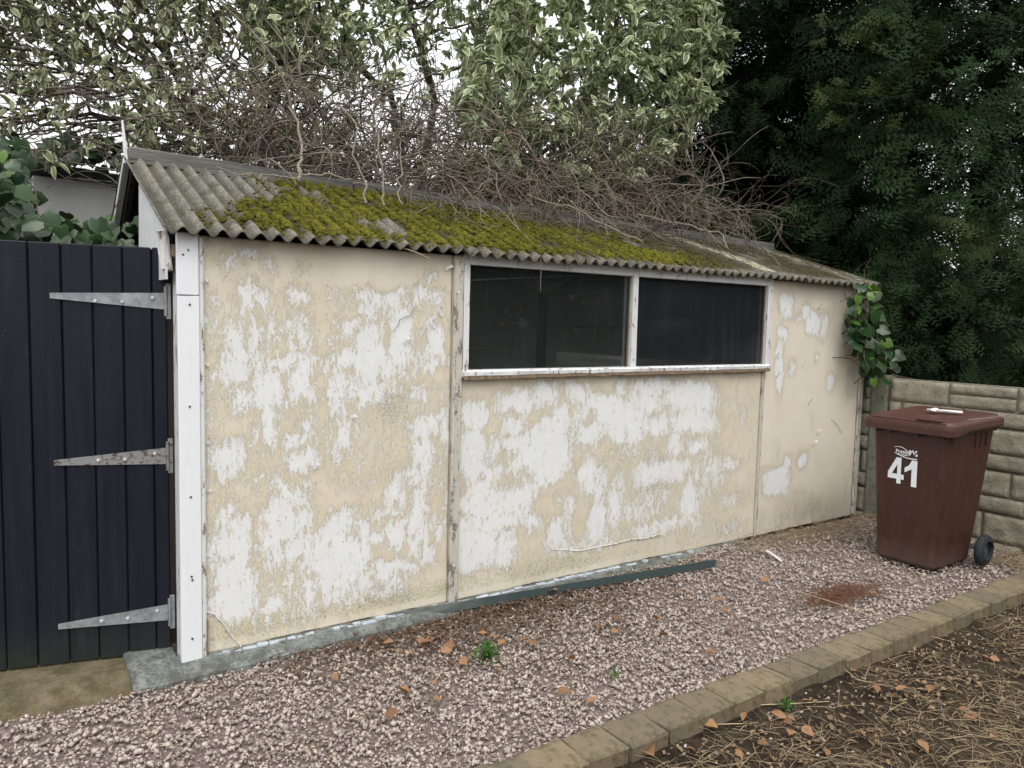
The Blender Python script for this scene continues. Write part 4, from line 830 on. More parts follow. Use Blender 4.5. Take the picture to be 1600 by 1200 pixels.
V, F = cbox((.55, 3.3, a[2]+.015), (2.05, 1.8, .06), .006); V[:, 2] -= .05*(V[:, 0]+.4); part('roof_edge', V, F, MT['felt'], sh)

def hedge(x0, x1, y0, y1, h, label):
    n = 18000; P = np.stack([rng.uniform(x0, x1, n), rng.uniform(y0, y1, n), rng.uniform(.0, 1, n)**.8*h], -1)
    P[:, 2] *= .85+.3*fbm(P[:, 0]*.8, P[:, 1]*.8, 3); q = np.array([[-.5, 0, 0], [0, .12, .05], [.5, 0, 0], [0, -.12, .05]]); V, F = place(q*.22, np.array([[0, 3, 2, 1]]), rand_rot(n), P)
    core = span(x0+.25*(x1-x0), x1-.25*(x1-x0), y0+.25*(y1-y0), y1-.25*(y1-y0), 0, h*.82)
    part_ = MB().add(*core); V = np.concatenate([V, part_.V[0]]); F = [list(f) for f in F]+[[i+len(V)-len(part_.V[0]) for i in f] for f in part_.F]; o = part('hedge', V, F, MT['hedge_dark'], kind='stuff'); o['label'] = label; o['category'] = 'hedge'
    return o
hedge(-6, 27, -8.6, -7.2, 4.4, 'unseen dark hedge opposite the garage, added to darken the window reflection')  # out of view; added and sized to keep the glass reflection dark
hedge(9.6, 10.8, -4, 12, 2.4, 'dark hedge at the back of the next garden beyond the yews')

# ============================================================ SHRUBS grown towards the light
def proj(P):
    d = np.asarray(P)-np.array(CAM); z = d @ cf; return 800+FPX*(d @ cr)/z, 600-FPX*(d @ cu)/z
def sample(n, px0, px1, py0, py1, Y0, Y1, keep=None):
    u = rng.uniform(px0, px1, n); v = rng.uniform(py0, py1, n); Y = rng.uniform(Y0, Y1, n)
    if keep is not None: k = keep(u, v); u, v, Y = u[k], v[k], Y[k]
    d = ((u-800)/FPX)[:, None]*cr-((v-600)/FPX)[:, None]*cu+cf; t_ = (Y-CAM[1])/d[:, 1]
    return np.array(CAM)+t_[:, None]*d
def grow(A, roots, step=.06, infl=.5, kill=.10, iters=150, wob=.22, grav=0., maxn=14000):
    N = []; par = []
    for r_ in roots:                       # each root is a list of points: a ready trunk
        prev = -1
        for p in r_: N.append(np.array(p, float)); par.append(prev); prev = len(N)-1
    N = np.array(N); par = np.array(par)
    d = np.linalg.norm(A[:, None]-N[None], axis=2); near = d.argmin(1); dist = d.min(1); alive = np.ones(len(A), bool)
    rad0 = infl
    for it in range(iters):
        act = alive & (dist < rad0)
        if not act.any():
            rad0 *= 1.5
            if rad0 > 8: break
            continue
        nd = near[act]; dr = nrm(A[act]-N[nd]); uq, inv = np.unique(nd, return_inverse=True); s_ = np.zeros((len(uq), 3)); np.add.at(s_, inv, dr)
        d = nrm(nrm(s_)+rng.normal(0, wob, s_.shape)+np.array([0, 0, grav])); new = N[uq]+d*step*rng.uniform(.8, 1.2, (len(uq), 1))
        base = len(N); N = np.vstack([N, new]); par = np.concatenate([par, uq])
        ai = np.nonzero(alive)[0]
        dd = np.linalg.norm(A[ai][:, None]-new[None], axis=2); j = dd.argmin(1); mn = dd.min(1); b_ = mn < dist[ai]
        near[ai[b_]] = base+j[b_]; dist[ai[b_]] = mn[b_]; alive[dist < kill] = False
        if len(N) > maxn: break
    return N, par
def radii(par, tip, ex=2.5):
    n = len(par); s_ = np.zeros(n); ch = np.zeros(n, int)
    for i in range(n-1, -1, -1):
        if ch[i] == 0: s_[i] = tip**ex
        if par[i] >= 0: s_[par[i]] += s_[i]; ch[par[i]] += 1
    return s_**(1/ex), ch
def branch_mesh(N, par, r_, nside=4):
    k = np.nonzero(par >= 0)[0]; V, F = segs(N[par[k]], N[k], np.minimum(r_[par[k]], r_[k]*1.35), r_[k], nside)
    t_ = np.repeat(np.clip(.15+.5*fbm(N[k][:, 0]*5, N[k][:, 1]*5, N[k][:, 2]*5)+.35*(r_[k] < .006)+rng.normal(0, .08, len(k)), 0, 1), 2*nside); return V, F, t_
# a leaf: folded blade with drooping tip; 'edge' runs 0 at the midrib to 1 at the rim
def leafbase(wd=.25, droop=.12, fold=.10):
    P = [(0, 0, 0)]; E = [0]; ys = (.22, .5, .78)
    ws = (.75, 1., .68)
    for y_, w_ in zip(ys, ws): 
        for x_ in (-1, 0, 1): P.append((x_*w_*wd, y_, -droop*y_*y_*1.4+fold*abs(x_)*w_)); E.append(abs(x_))
    P.append((0, 1, -droop*1.5)); E.append(1)
    F = [(0, 2, 1), (0, 3, 2), (1, 2, 5), (1, 5, 4), (2, 3, 6), (2, 6, 5), (4, 5, 8), (4, 8, 7), (5, 6, 9), (5, 9, 8), (7, 8, 10), (8, 9, 10)]
    return np.array(P, float), np.array(F), np.array(E, float)
LB = leafbase()
def leaves(T, D, size, wd=.25, up=None):     # T base points, D directions
    b, F, E = LB; upv = nrm(np.array([0, -.25, 1.])+rng.normal(0, .45, D.shape)); Rm = frames(D, upv)
    V, FF = place(b, F, Rm, T, size); return V, FF, np.tile(E, len(T))
def whorls(tips, dirs, kmin, kmax, size0, size1, droop=-.25):
    T, D = [], []
    for p, d in zip(tips, dirs):
        k = random.randint(kmin, kmax)
        for i in range(k):
            D.append(d*random.uniform(.1, .9)+rng.normal(0, .75, 3)+np.array([0, -.15, droop])); T.append(p-d*random.uniform(0, .07)+rng.normal(0, .008, 3))
    T, D = np.array(T), nrm(np.array(D)); return T, D, rng.uniform(size0, size1, len(T))
leafproto = {}
def leaf_objects(T, D, sz, mat, parent, name='leaf', base=None, nvar=4):
    key = (mat, name)
    if key not in leafproto:
        L = []
        for i in range(nvar):
            b, F, E = base() if base else leafbase(rng.uniform(.21, .30), rng.uniform(.02, .25), rng.uniform(.04, .16)); L.append(mesh(name, b, F, MT[mat], {'edge': E, 'tint': np.full(len(b), rng.uniform(.3, 1))}, smooth=True))
        leafproto[key] = L
    upv = nrm(np.array([0, -.35, 1.])+rng.normal(0, .4, D.shape)); Rm = frames(D, upv); o0 = org(parent)
    for i in range(len(T)):
        o = bpy.data.objects.new(name, leafproto[key][i % nvar]); link(o, parent); o.matrix_local = Matrix.Translation(Vector(T[i]-o0)) @ Matrix(Rm[i].tolist()).to_4x4() @ Matrix.Scale(float(sz[i]), 4)
def shrub(name, label, A, roots, leafp, mat, kmin, kmax, s0, s1, nobj, step=.06, kill=.10, tip=.0022, wob=.22, bark='bark', maxn=14000, buds=0.):
    loc = tuple(np.array(roots[0][0])*[1, 1, 0]); t_ = thing(name, loc, label, 'shrub')
    N, par = grow(A, roots, step=step, kill=kill, wob=wob, maxn=maxn); r_, ch = radii(par, tip)
    V, F, ti = branch_mesh(N, par, r_); part('branches', V, F, MT[bark], t_, {'tint': ti}, smooth=True)
    k = np.nonzero((par >= 0) & ((ch == 0) | (rng.random(len(par)) < .55)) & (r_ < .007))[0]; px, py = proj(N[k]); pr = leafp(px, py, N[k]); k = k[rng.random(len(k)) < pr]
    T, D, sz = whorls(N[k], nrm(N[k]-N[par[k]]), kmin, kmax, s0, s1)
    px, py = proj(T); dist = np.linalg.norm(T-np.array(CAM), axis=1); vis = (px > 0) & (px < 1600) & (py > 0)
    order = np.argsort(np.where(vis, -sz/dist, 1)); ob = order[:nobj]; rest = order[nobj:]
    leaf_objects(T[ob], D[ob], sz[ob], mat, t_)
    if len(rest):
        V, F, E = leaves(T[rest], D[rest], sz[rest]); ti = np.repeat(np.clip(rng.beta(2, 2, len(rest))+.25*(fbm(T[rest][:, 0]*3, T[rest][:, 2]*3)-.5), 0, 1), 11)
        part('foliage', V, F, MT[mat], t_, {'edge': E, 'tint': ti}, smooth=True, kind='stuff')
    if buds:
        kb = k[rng.random(len(k)) < buds]; T = np.repeat(N[kb], 22, 0)+rng.normal(0, .018, (len(kb)*22, 3))+np.repeat(nrm(N[kb]-N[par[kb]])*.03, 22, 0)
        tet = np.array([[1, 1, 1], [1, -1, -1], [-1, 1, -1], [-1, -1, 1.]]); V, F = place(tet, np.array([[0, 1, 2], [0, 3, 1], [0, 2, 3], [1, 3, 2]]), rand_rot(len(T)), T, rng.uniform(.0025, .0045, len(T)))
        part('flower_buds', V, F, MT['buds'], t_, {'tint': np.repeat(rng.random(len(T)), 4), 'edge': np.zeros(len(V))}, kind='stuff')
    print(name, len(N), 'nodes', len(rest)+len(ob), 'leaves')
    return N, par
def trunk(*pts, n=6):
    P = [np.array(p, float) for p in pts]; out = []
    for a_, b_ in zip(P[:-1], P[1:]):
        for i in range(n): out.append(a_+(b_-a_)*i/n+rng.normal(0, .012, 3))
    out.append(P[-1]); return out
def gr_(p, dx=0, dy=0): return np.array([p[0]+dx, p[1]+dy, -.1])
# left: straggling, thin, white sky between the stems
kl = lambda u, v: rng.random(len(u)) < np.clip(1.0-.45*(v > 210)-.5*((u > 560) & (u < 760) & (v < 250) & (v > 110)), .1, 1)
A = np.vstack([sample(5600, -160, 500, -190, 250, 2.1, 3.8, kl), sample(1500, 0, 420, 110, 262, 1.6, 2.6)])
q0 = at(385, 270, 3.0); q1 = at(300, 180, 2.9); q2 = at(440, 120, 3.1)
shrub('straggly_shrub', 'straggly shrub with pale edged leaves and many thin stems behind the left gable', A, [trunk(gr_(q0, .2), q0, q1), trunk(gr_(q0, .28, .1), q0+[.1, .1, -.1], q2)],
      lambda px, py, P: np.clip(.95-.0060*np.clip(py-10, 0, 999), .12, .95)+.35*((px > 190) & (px < 300) & (py > 150) & (py < 245)), 'leaf_olive', 3, 6, .05, .09, 150, step=.055, kill=.06, buds=.03, maxn=22000, tip=.0027)
# middle: bare dark limbs with foliage at the top only
A = np.vstack([sample(4600, 380, 830, -190, 290, 2.0, 3.8), sample(1500, 250, 760, 170, 300, 1.5, 2.6)])
q0 = at(655, 300, 3.1); q1 = at(680, 160, 3.1); q2 = at(610, 150, 3.2); q3 = at(760, 120, 3.0); q4 = at(520, 200, 3.0)
shrub('bare_limbed_shrub', 'tall shrub with thick dark bare limbs rising behind the middle of the roof', A, [trunk(gr_(q0), q0, q1, at(640, 10, 2.8)), trunk(gr_(q0, -.15, .1), q0+[-.1, .05, 0], q2, at(500, 50, 3.2)), trunk(gr_(q0, .2), q0+[.12, 0, -.1], q3), trunk(gr_(q0, -.3), q0+[-.25, 0, -.2], q4)],
      lambda px, py, P: np.clip(1.0-.0062*np.clip(py-20, 0, 999), .05, .95)*np.where((px > 560) & (px < 740), .45, 1), 'leaf_varieg', 3, 7, .055, .10, 100, step=.055, kill=.065, buds=.05, maxn=22000, tip=.0028)
# right: dense mound of variegated leaves hanging over the ridge
def kr(u, v): 
    e = ((u-930)/215)**2+((v-60)/235)**2; b_ = ((u-900)/190)**2+((v-150)/135)**2
    return ((e < 1) | (b_ < 1)) & ~((u < 790) & (v > 235)) & ~((u < 760) & (v < 60))
A = np.vstack([sample(3400, 700, 1160, -190, 300, 1.15, 2.9, kr)])
q0 = at(850, 330, 2.4); q1 = at(880, 230, 2.3)
Nn, pp = shrub('variegated_shrub', 'dense shrub of pale green white edged leaves hanging over the roof ridge', A, [trunk(gr_(q0), q0, q1, at(940, 100, 2.2)), trunk(gr_(q0, .2), q0+[.15, 0, 0], at(990, 200, 2.2))],
      lambda px, py, P: np.where(P[:, 1] < 2.1, .95, .6), 'leaf_varieg', 5, 9, .07, .125, 300, kill=.09, buds=.07, maxn=14000)

# tangled dead twigs trailing over the ridge and onto the sheets
def tangle(name, label, n, xr, yr, zr_, L, mat, rad, dirf, grav=-.03, seg_n=16):
    ps, rs = [], []
    for i in range(n):
        p = np.array([rng.uniform(*xr), rng.uniform(*yr), rng.uniform(*zr_)]); l = rng.uniform(*L); P = wander(p, dirf(), l, seg_n, .20, grav)
        rz_ = RIDGEZ(P[:, 0]); zf = np.where(P[:, 1] < RY, EZ+(rz_-EZ)*(P[:, 1]-EY)/(RY-EY), rz_-.5*(P[:, 1]-RY))+.02; out = (P[:, 1] < EY-.04)
        P[:, 2] = np.where(out, P[:, 2], np.maximum(P[:, 2], zf)); r0 = rng.uniform(*rad); ps.append(P); rs.append(np.linspace(r0, r0*.35, len(P)))
        if rng.random() < .7:
            for q in range(rng.integers(1, 4)):
                j = rng.integers(3, seg_n-3); Q = wander(P[j], nrm(P[j+1]-P[j])+rng.normal(0, .6, 3), l*rng.uniform(.2, .5), 7, .22, grav); Q[:, 2] = np.maximum(Q[:, 2], EZ+.0+(Q[:, 1] > EY)*(RIDGEZ(Q[:, 0])-EZ)*np.clip((Q[:, 1]-EY)/(RY-EY), 0, 1)+.012); ps.append(Q); rs.append(np.linspace(r0*.6, r0*.25, 8))
    V, F = path_segs(ps, rs, 3); o = part(name, V, F, MT[mat], attrs={'tint': np.clip(np.repeat(rng.random(len(V)//6), 6)*.5+.35, 0, 1)}, kind='stuff', smooth=True); tag(o, label, 'twigs'); return o
RIDGEZ = lambda x: RZ-RS*np.asarray(x)
tangle('dead_twigs', 'grey brown tangle of dead twigs heaped along the roof ridge', 520, (.5, 3.7), (.75, 2.0), (2.2, 2.85), (.4, 1.1), 'bark_pale', (.0026, .0062), lambda: np.array([rng.normal(0, 1), rng.normal(-.25, .6), rng.normal(.2, .6)]), -.02)
tangle('dead_boughs', 'thicker crooked dead boughs among the twigs along the roof ridge', 60, (.6, 4.2), (.8, 2.0), (2.15, 2.7), (.5, 1.2), 'bark_pale', (.006, .011), lambda: np.array([rng.normal(0, 1), rng.normal(-.2, .5), rng.normal(.3, .5)]), -.02)
tangle('dark_twigs', 'dark tangle of old twigs behind the roof ridge', 850, (.2, 4.4), (1.2, 2.8), (1.9, 2.9), (.5, 1.3), 'bark', (.003, .009), lambda: np.array([rng.normal(0, 1), rng.normal(0, .5), rng.normal(.3, .5)]), -.01)
tangle('trailing_twigs', 'thin twigs trailing down over the mossy roof sheets', 300, (1.2, 4.3), (.5, 1.1), (2.1, 2.5), (.25, .85), 'bark_pale', (.002, .0048), lambda: np.array([rng.normal(.2, .8), -.7, rng.normal(-.2, .3)]), -.10, 12)
tangle('red_twigs', 'reddish bare twigs sprawling over the right end of the roof', 85, (3.2, 4.9), (.75, 2.0), (2.15, 2.5), (.4, .95), 'bark_red', (.0018, .004), lambda: np.array([rng.normal(.3, .8), rng.normal(-.3, .5), rng.normal(.6, .5)]), -.02)
# bigger limbs lying on the ridge
BT = ['thick crooked twig rising from the bare roof sheets at the left', 'twig reaching left over the bare roof sheets from the crooked twig', 'short twig reaching right from the foot of the crooked twig', 'leftmost of the three thin pale hanging twigs on the left roof', 'middle one of the three thin pale hanging twigs on the left roof', 'rightmost of the three thin pale hanging twigs on the left roof', 'thick bent twig lying on the brown right part of the roof', 'curved twig hooking down over the moss above the left window pane']
for i, (pp_, r0) in enumerate([(([.62, .55, 2.16], [.66, .66, 2.26], [.72, .80, 2.42], [.70, .95, 2.62]), .010), (([.62, .55, 2.15], [.50, .50, 2.16], [.36, .46, 2.13], [.2, .5, 2.15]), .005), (([.64, .6, 2.20], [.80, .55, 2.20], [.95, .5, 2.16]), .006),
                               (([.92, .42, 2.06], [.93, .46, 2.2], [.88, .5, 2.33], [.93, .56, 2.48], [.9, .7, 2.6]), .006), (([1.02, .42, 2.06], [1.05, .46, 2.2], [1.03, .5, 2.33], [1.08, .6, 2.5]), .006), (([1.12, .42, 2.07], [1.16, .5, 2.25], [1.2, .6, 2.45]), .005), (([3.2, .8, 2.25], [3.5, .5, 2.16], [3.62, .35, 2.12], [3.55, .25, 2.0]), .008), (([2.3, .9, 2.3], [2.45, .6, 2.2], [2.7, .35, 2.03], [2.8, .3, 1.99]), .009)]):
    P = np.array(pp_); t_ = np.linspace(0, len(P)-1, 14); P = np.stack([np.interp(t_, range(len(P)), P[:, c_]) for c_ in range(3)], -1)+rng.normal(0, .006, (14, 3))
    V, F = path_segs([P], [np.linspace(r0, r0*.55, 14)], 6); o = part('bent_twig', V, F, MT['bark_pale'], attrs={'tint': np.full(len(V), .8)}, smooth=True); tag(o, BT[i], 'twig', 'bent twigs on the roof')

# roof litter
n = 7000; x = rng.uniform(.3, 4.9, n); s_ = rng.random(n)**.7; k = rng.random(n) < (.12+.88*sm(1.0, 3.0, x)); x, s_ = x[k], s_[k]; P = roofpt(x, s_, corr(x)+.006); d = rand_rot(len(P)); q = np.array([[-.5, -.05, 0], [.5, -.04, 0], [.45, .05, .02], [-.4, .06, .01]])
V, F = place(q, np.array([[0, 1, 2, 3]]), frames(nrm(np.stack([rng.normal(size=len(P)), rng.normal(size=len(P)), rng.normal(0, .2, len(P))], -1)), np.tile(sn, (len(P), 1))), P, rng.uniform(.012, .045, len(P)))
tag(part('roof_litter', V, F, MT['litter_roof'], attrs={'tint': np.repeat(rng.random(len(P)), 4)*.8}), 'dead leaf and twig litter strewn over the mossy roof', 'litter', kind='stuff')

# ============================================================ YEWS
def spray():                       # one drooping spray: stem, side twigs, flat rows of needles
    V, F, A = [], [], []
    def needle(p, d, n_, L): 
        s_ = np.cross(n_, d)*.0068; i = len(V); V.extend([p-s_, p+s_, p+d*L]); F.append((i, i+1, i+2)); A.extend([.3, .3, 1.])
    def twig(p, d, n_, L, m_):
        s_ = nrm(np.cross(n_, d)); i = len(V); V.extend([p-s_*.004, p+s_*.004, p+d*L]); F.append((i, i+1, i+2)); A.extend([.2, .2, .2])
        for k in range(m_):
            f = (k+.5)/m_; b = p+d*L*f-np.array([0, 0, .12*L*f*f])
            for sgn in (-1, 1): needle(b, nrm(d*.55+s_*sgn+n_*rng.normal(0, .25)), n_, .038*(1-.35*f)*rng.uniform(.8, 1.2))
    d = np.array([0, 1., 0]); n_ = np.array([0, 0, 1.]); twig(np.zeros(3), d, n_, .26, 9)
    for f, sgn in ((.12, 1), (.25, -1), (.4, 1), (.52, -1), (.68, 1)):
        twig(d*.26*f-np.array([0, 0, .02*f]), nrm(d*.8+np.array([sgn*.75, 0, rng.normal(-.1, .15)])), n_, .15*(1.1-f*.6), 4)
    return np.array(V), np.array(F), np.array(A)
def yew(name, label, P, mat, tx, ty, tipmat_frac=.0, size=(.9, 1.75)):
    t_ = thing(name, (tx, ty, 0), label, 'tree')
    SP = [spray() for _ in range(5)]; C = np.array([tx, ty, 2.6]); VV, FF, AA, VT, FT, AT = [], [], [], [], [], []; o_ = 0; ot = 0
    for i, idx in enumerate(np.array_split(rng.permutation(len(P)), 5)):
        b, F, A = SP[i]; p = P[idx]; out = nrm((p-C)*[1, 1, .35]); d = nrm(out*.8+rng.normal(0, .5, p.shape)+np.array([0, 0, -.55])); up = nrm(rng.normal(0, .45, p.shape)+np.array([-.35, -.45, .8])); sz = rng.uniform(*size, len(p))*np.clip(np.linalg.norm(p-np.array(CAM), axis=1)/8.2, .5, 1.25)
        V, F2 = place(b, F, frames(d, up), p, sz); a = np.tile(A, len(p))*np.repeat(rng.uniform(.2, 1, len(p)), len(A))
        VV.append(V); FF.append(F2+o_); o_ += len(V); AA.append(a)
    part('crown', np.concatenate(VV), np.concatenate(FF), MT[mat], t_, {'tint': np.concatenate(AA), 'edge': np.zeros(o_)}, kind='stuff')
    # trunk and limbs
    N = [[tx, ty, -.1], [tx+.03, ty, 1.2], [tx, ty+.05, 2.4], [tx+.05, ty, 3.6], [tx, ty, 5.2]]; V, F = path_segs([np.array(N)], [np.array([.20, .17, .14, .10, .05])], 10); tr_ = part('trunk', V, F, MT['bark_dark'], t_, {'tint': np.full(len(V), .3)}, smooth=True)
    ps, rs = [], []
    for i in range(46):
        a = rng.uniform(0, 2*math.pi); z = rng.uniform(.8, 4.8); Q = wander([tx, ty, z], [math.cos(a), math.sin(a), rng.uniform(0, .5)], rng.uniform(.9, 2.0), 12, .10, -.04); ps.append(Q); r0 = rng.uniform(.015, .05); rs.append(np.linspace(r0, .004, 13))
        for q in range(4): j = rng.integers(3, 11); Q2 = wander(Q[j], nrm(Q[j+1]-Q[j])+rng.normal(0, .6, 3), .6, 7, .14, -.07); ps.append(Q2); rs.append(np.linspace(r0*.35, .003, 8))
    V, F = path_segs(ps, rs, 4); part('limbs', V, F, MT['bark_dark'], t_, {'tint': np.clip(np.repeat(rng.random(len(V)//8), 8), 0, 1)*.7}, smooth=True)
    return t_
def crown_pts(n, cx, cy, rx, ry, z0, z1, hollow=.25, keep=None):
    P = []
    a = rng.uniform(0, 2*math.pi, n); f = np.sqrt(rng.uniform(hollow**2, 1, n)); z = rng.uniform(0, 1, n); prof = (1-.45*z)*(.85+.3*vn(a*2.2, z*7, cx))
    P = np.stack([cx+rx*f*prof*np.cos(a), cy+ry*f*prof*np.sin(a), z0+(z1-z0)*z], -1); P += (vn(P[:, 0]*3, P[:, 1]*3, P[:, 2]*3)[:, None]-.5)*.25
    g = vn(P[:, 0]*2.6+3, P[:, 1]*2.6, P[:, 2]*3.4); k = g > .33
    px, py = proj(P); dgap = ((px-1190)/120)**2+((py-200)/120)**2 < 1; k &= ~(dgap & (rng.random(n) < .15)); k &= (px > 1040-60*rng.random(n)+.0*py) & (px < 1900) & (P[:, 0] > 5.08) & (py > -420)
    return P[k]
def fillyew(n, *a, x_min=5.06):
    def kp(u, v):
        g = vn(u*.018, v*.022, 3.3); gap = (((u-1190)/110)**2+((v-190)/130)**2 < 1); return (g > np.where(gap, .57, .17)) & (u > 1040+25*np.sin(v*.05)+20*rng.random(len(u)))
    P = sample(n*2, *a, kp); return P[P[:, 0] > x_min][:n]
yew('yew', 'dark yew drooping over the concrete fence at the right edge', np.vstack([crown_pts(3400, 6.9, .1, 1.9, 1.9, .9, 5.6), fillyew(2000, 1380, 1720, -300, 560, -.9, 1.0)]), 'needles', 6.9, .1)
yew('yew', 'dark yew with sky gaps standing beyond the far end of the garage', np.vstack([crown_pts(500, 7.3, 2.9, 2.2, 2.0, 1.0, 6.4), fillyew(3700, 1050, 1440, -260, 470, 1.6, 4.2), fillyew(2200, 1045, 1300, 90, 480, 2.4, 4.6), fillyew(1500, 1085, 1300, 60, 440, 2.0, 3.2), sample(700, 1105, 1275, 225, 350, 2.3, 3.3)]), 'needles', 7.3, 2.9)
yew('yew', 'dark yew behind the variegated shrub, partly hidden by its leaves', fillyew(1900, 1030, 1300, -260, 400, 4.2, 6.2), 'needles', 6.6, 5.2)
# olive tips of the nearest branches
P = np.vstack([sample(110, 1270, 1490, 10, 190, -.2, .9), sample(24, 1140, 1250, 130, 250, 1.9, 2.4), sample(34, 1480, 1560, 330, 390, -.6, -.2)]); P = P[P[:, 0] > 5.0]
b, F, A = spray(); V, F = place(b, F, frames(nrm(rng.normal(0, .5, P.shape)+[-.5, -.4, -.5]), nrm(rng.normal(0, .4, P.shape)+[-.3, -.5, .8])), P, rng.uniform(.7, 1.1, len(P)))
o = part('young_shoots', V, F, MT['needles_tip'], bpy.data.objects['yew'], {'tint': np.tile(A, len(P)), 'edge': np.zeros(len(V))}, kind='stuff')

# ============================================================ IVY
def ivybase():
    pts = [(0, .04), (.26, -.13), (.50, .06), (.50, .28), (.50, .50), (.30, .68), (.0, .98), (-.30, .68), (-.50, .50), (-.50, .28), (-.50, .06), (-.26, -.13)]
    P = [(0, .36, .04)]+[(x_*rng.uniform(.92, 1.08), y_, -.16*(x_*x_)-.10*y_*y_+rng.normal(0, .02)) for x_, y_ in pts]; E = [0]+[.2]+[1]*11
    return np.array(P, float), np.array([(0, 1+i, 1+(i+1) % 12) for i in range(12)]), np.array(E, float)
def ivy(name, label, loc, T, fresh, nobj, size):
    t_ = thing(name, loc, label, 'ivy'); D = nrm(rng.normal(0, .55, T.shape)+[0, -.25, -.75]); sz = rng.uniform(*size, len(T)); k = np.argsort(-sz/np.linalg.norm(T-np.array(CAM), axis=1)); ob, rest = k[:nobj], k[nobj:]
    upn = nrm(np.array([-.15, -.75, .55])+rng.normal(0, .35, D.shape))
    Rm = frames(D, upn); o0 = org(t_); f = rng.random(len(T)) < fresh
    for i in ob:
        mat = 'leaf_ivy_fresh' if f[i] else 'leaf_ivy'; key = (mat, 'ivy')
        if key not in leafproto: leafproto[key] = [mesh('leaf', *ivybase()[:2], MT[mat], {'edge': np.array([0, .2]+[1]*11), 'tint': np.full(13, rng.uniform(.1, 1))}) for _ in range(6)]
        o = bpy.data.objects.new('leaf', leafproto[key][i % 6]); link(o, t_); o.matrix_local = Matrix.Translation(Vector(T[i]-o0)) @ Matrix(Rm[i].tolist()).to_4x4() @ Matrix.Scale(float(sz[i])*(.75 if f[i] else 1), 4)
    if len(rest):
        b, F, E = ivybase(); V, F = place(b, F, Rm[rest], T[rest], sz[rest]); part('foliage', V, F, MT['leaf_ivy'], t_, {'edge': np.tile(E, len(rest)), 'tint': np.repeat(rng.random(len(rest)), 13)}, kind='stuff')
    ps = [wander(T[i]+[0, .04, 0], rng.normal(0, 1, 3), rng.uniform(.1, .3), 8, .2, -.1) for i in rng.choice(len(T), min(60, len(T)))]; ps += [] if loc[2] else [wander([loc[0]+rng.normal(0, .1), loc[1]+.1, -.05], [rng.normal(0, .1), .1, 1], 1.7, 16, .03) for _ in range(4)]
    V, F = path_segs(ps, [np.linspace(.006, .002, len(p)) for p in ps], 4); part('stems', V, F, MT['bark'], t_, {'tint': np.full(len(V), .4)}, kind='stuff')
def kiv(u, v):
    top = np.interp(u, [-120, 0, 30, 60, 110, 150, 190, 240], [225, 222, 262, 335, 345, 345, 352, 360])+14*np.sin(u*.11); return (v > top)
T = np.vstack([sample(1400, -110, 215, 205, 470, .65, 1.9, kiv), sample(60, 60, 185, 215, 262, 2.1, 2.4), sample(300, -110, 45, 215, 420, 1.2, 2.4)])
px_, py_ = proj(T); T = T[(T[:, 0] < -.10) | (T[:, 1] > 1.95)]
ivy('ivy', 'broad glossy ivy crowding up behind the top of the black gate', (-.6, 1.3, 0), T, .16, 290, (.055, .095))
kv2 = lambda u, v: (((u-1352)/26)**2+((v-500)/62)**2 < 1) | (((u-1375)/26)**2+((v-560)/34)**2 < 1) | (((u-1345)/14)**2+((v-455)/16)**2 < 1)
T = sample(330, 1318, 1408, 440, 600, -.22, .05, kv2); ivy('ivy', 'green ivy hanging down over the right corner of the garage', (4.96, .04, 0), T[:200], .30, 200, (.055, .105))
T = np.vstack([sample(60, 1330, 1440, 430, 500, .1, .6)]); ivy('ivy', 'dark ivy in the shade behind the right corner of the garage', (5.05, .4, 0), T, .02, 60, (.09, .15))

T = np.array([at(u, v, .14) for u, v in [(rng.uniform(760, 835), rng.uniform(470, 510)) for _ in range(12)]+[(rng.uniform(890, 950), rng.uniform(460, 530)) for _ in range(16)]+[(rng.uniform(1060, 1110), rng.uniform(455, 500)) for _ in range(10)]])
ivy('ivy', 'small dark ivy sprigs that have crept inside, behind the window glass', (2.4, .15, 1.2), T, .0, 60, (.03, .055))
# ============================================================ DRY GRASS, FALLEN LEAVES, WEEDS
def strands(n, xy, zf, L, rad, mat, name, label, cat, flat=.35, curve=.25, sgn=6):
    P = xy(n); n = len(P); ps = []
    z = zf(P[:, 0], P[:, 1]); a = rng.uniform(0, 2*math.pi, n); l = rng.uniform(*L, n); cu_ = rng.normal(0, curve, n); lift = np.abs(rng.normal(0, flat, n)); pts = []
    x_, y_, z_ = P[:, 0].copy(), P[:, 1].copy(), z.copy()
    pts.append(np.stack([x_, y_, z_], -1)); 
    for k in range(sgn-1):
        a = a+cu_+rng.normal(0, .12, n); x_ = x_+np.cos(a)*l/sgn; y_ = y_+np.sin(a)*l/sgn; z_ = z_+(lift*(1-1.6*k/sgn))*l/sgn; z_ = np.maximum(z_, zf(x_, y_)+.002); pts.append(np.stack([x_, y_, z_], -1))
    Q = np.stack(pts, 1); r_ = rng.uniform(*rad, n); A_ = Q[:, :-1].reshape(-1, 3); B_ = Q[:, 1:].reshape(-1, 3); ra = np.repeat(r_, sgn-1); V, F = segs(A_, B_, ra, ra*.9, 3)
    return tag(part(name, V, F, MT[mat], attrs={'tint': np.repeat(rng.random(n), (sgn-1)*6), 'edge': np.zeros(len(V))}), label, cat, kind='stuff')
def xyd(n):
    P = np.stack([rng.uniform(.9, 5.5, n), -1.56-rng.random(n)**.8*2.0, ], -1); d = fbm(P[:, 0]*1.9, P[:, 1]*1.9, 4)+.30*sm(-1.55, -2.2, P[:, 1])-.10*sm(3.2, 2.4, P[:, 0])*0; return P[rng.random(n) < sm(.34, .62, d)]
strands(15000, xyd, soilz, (.04, .20), (.0006, .0013), 'straw', 'dry_grass', 'dead straw coloured grass matted over the bare soil', 'grass', .3, .13, 4)
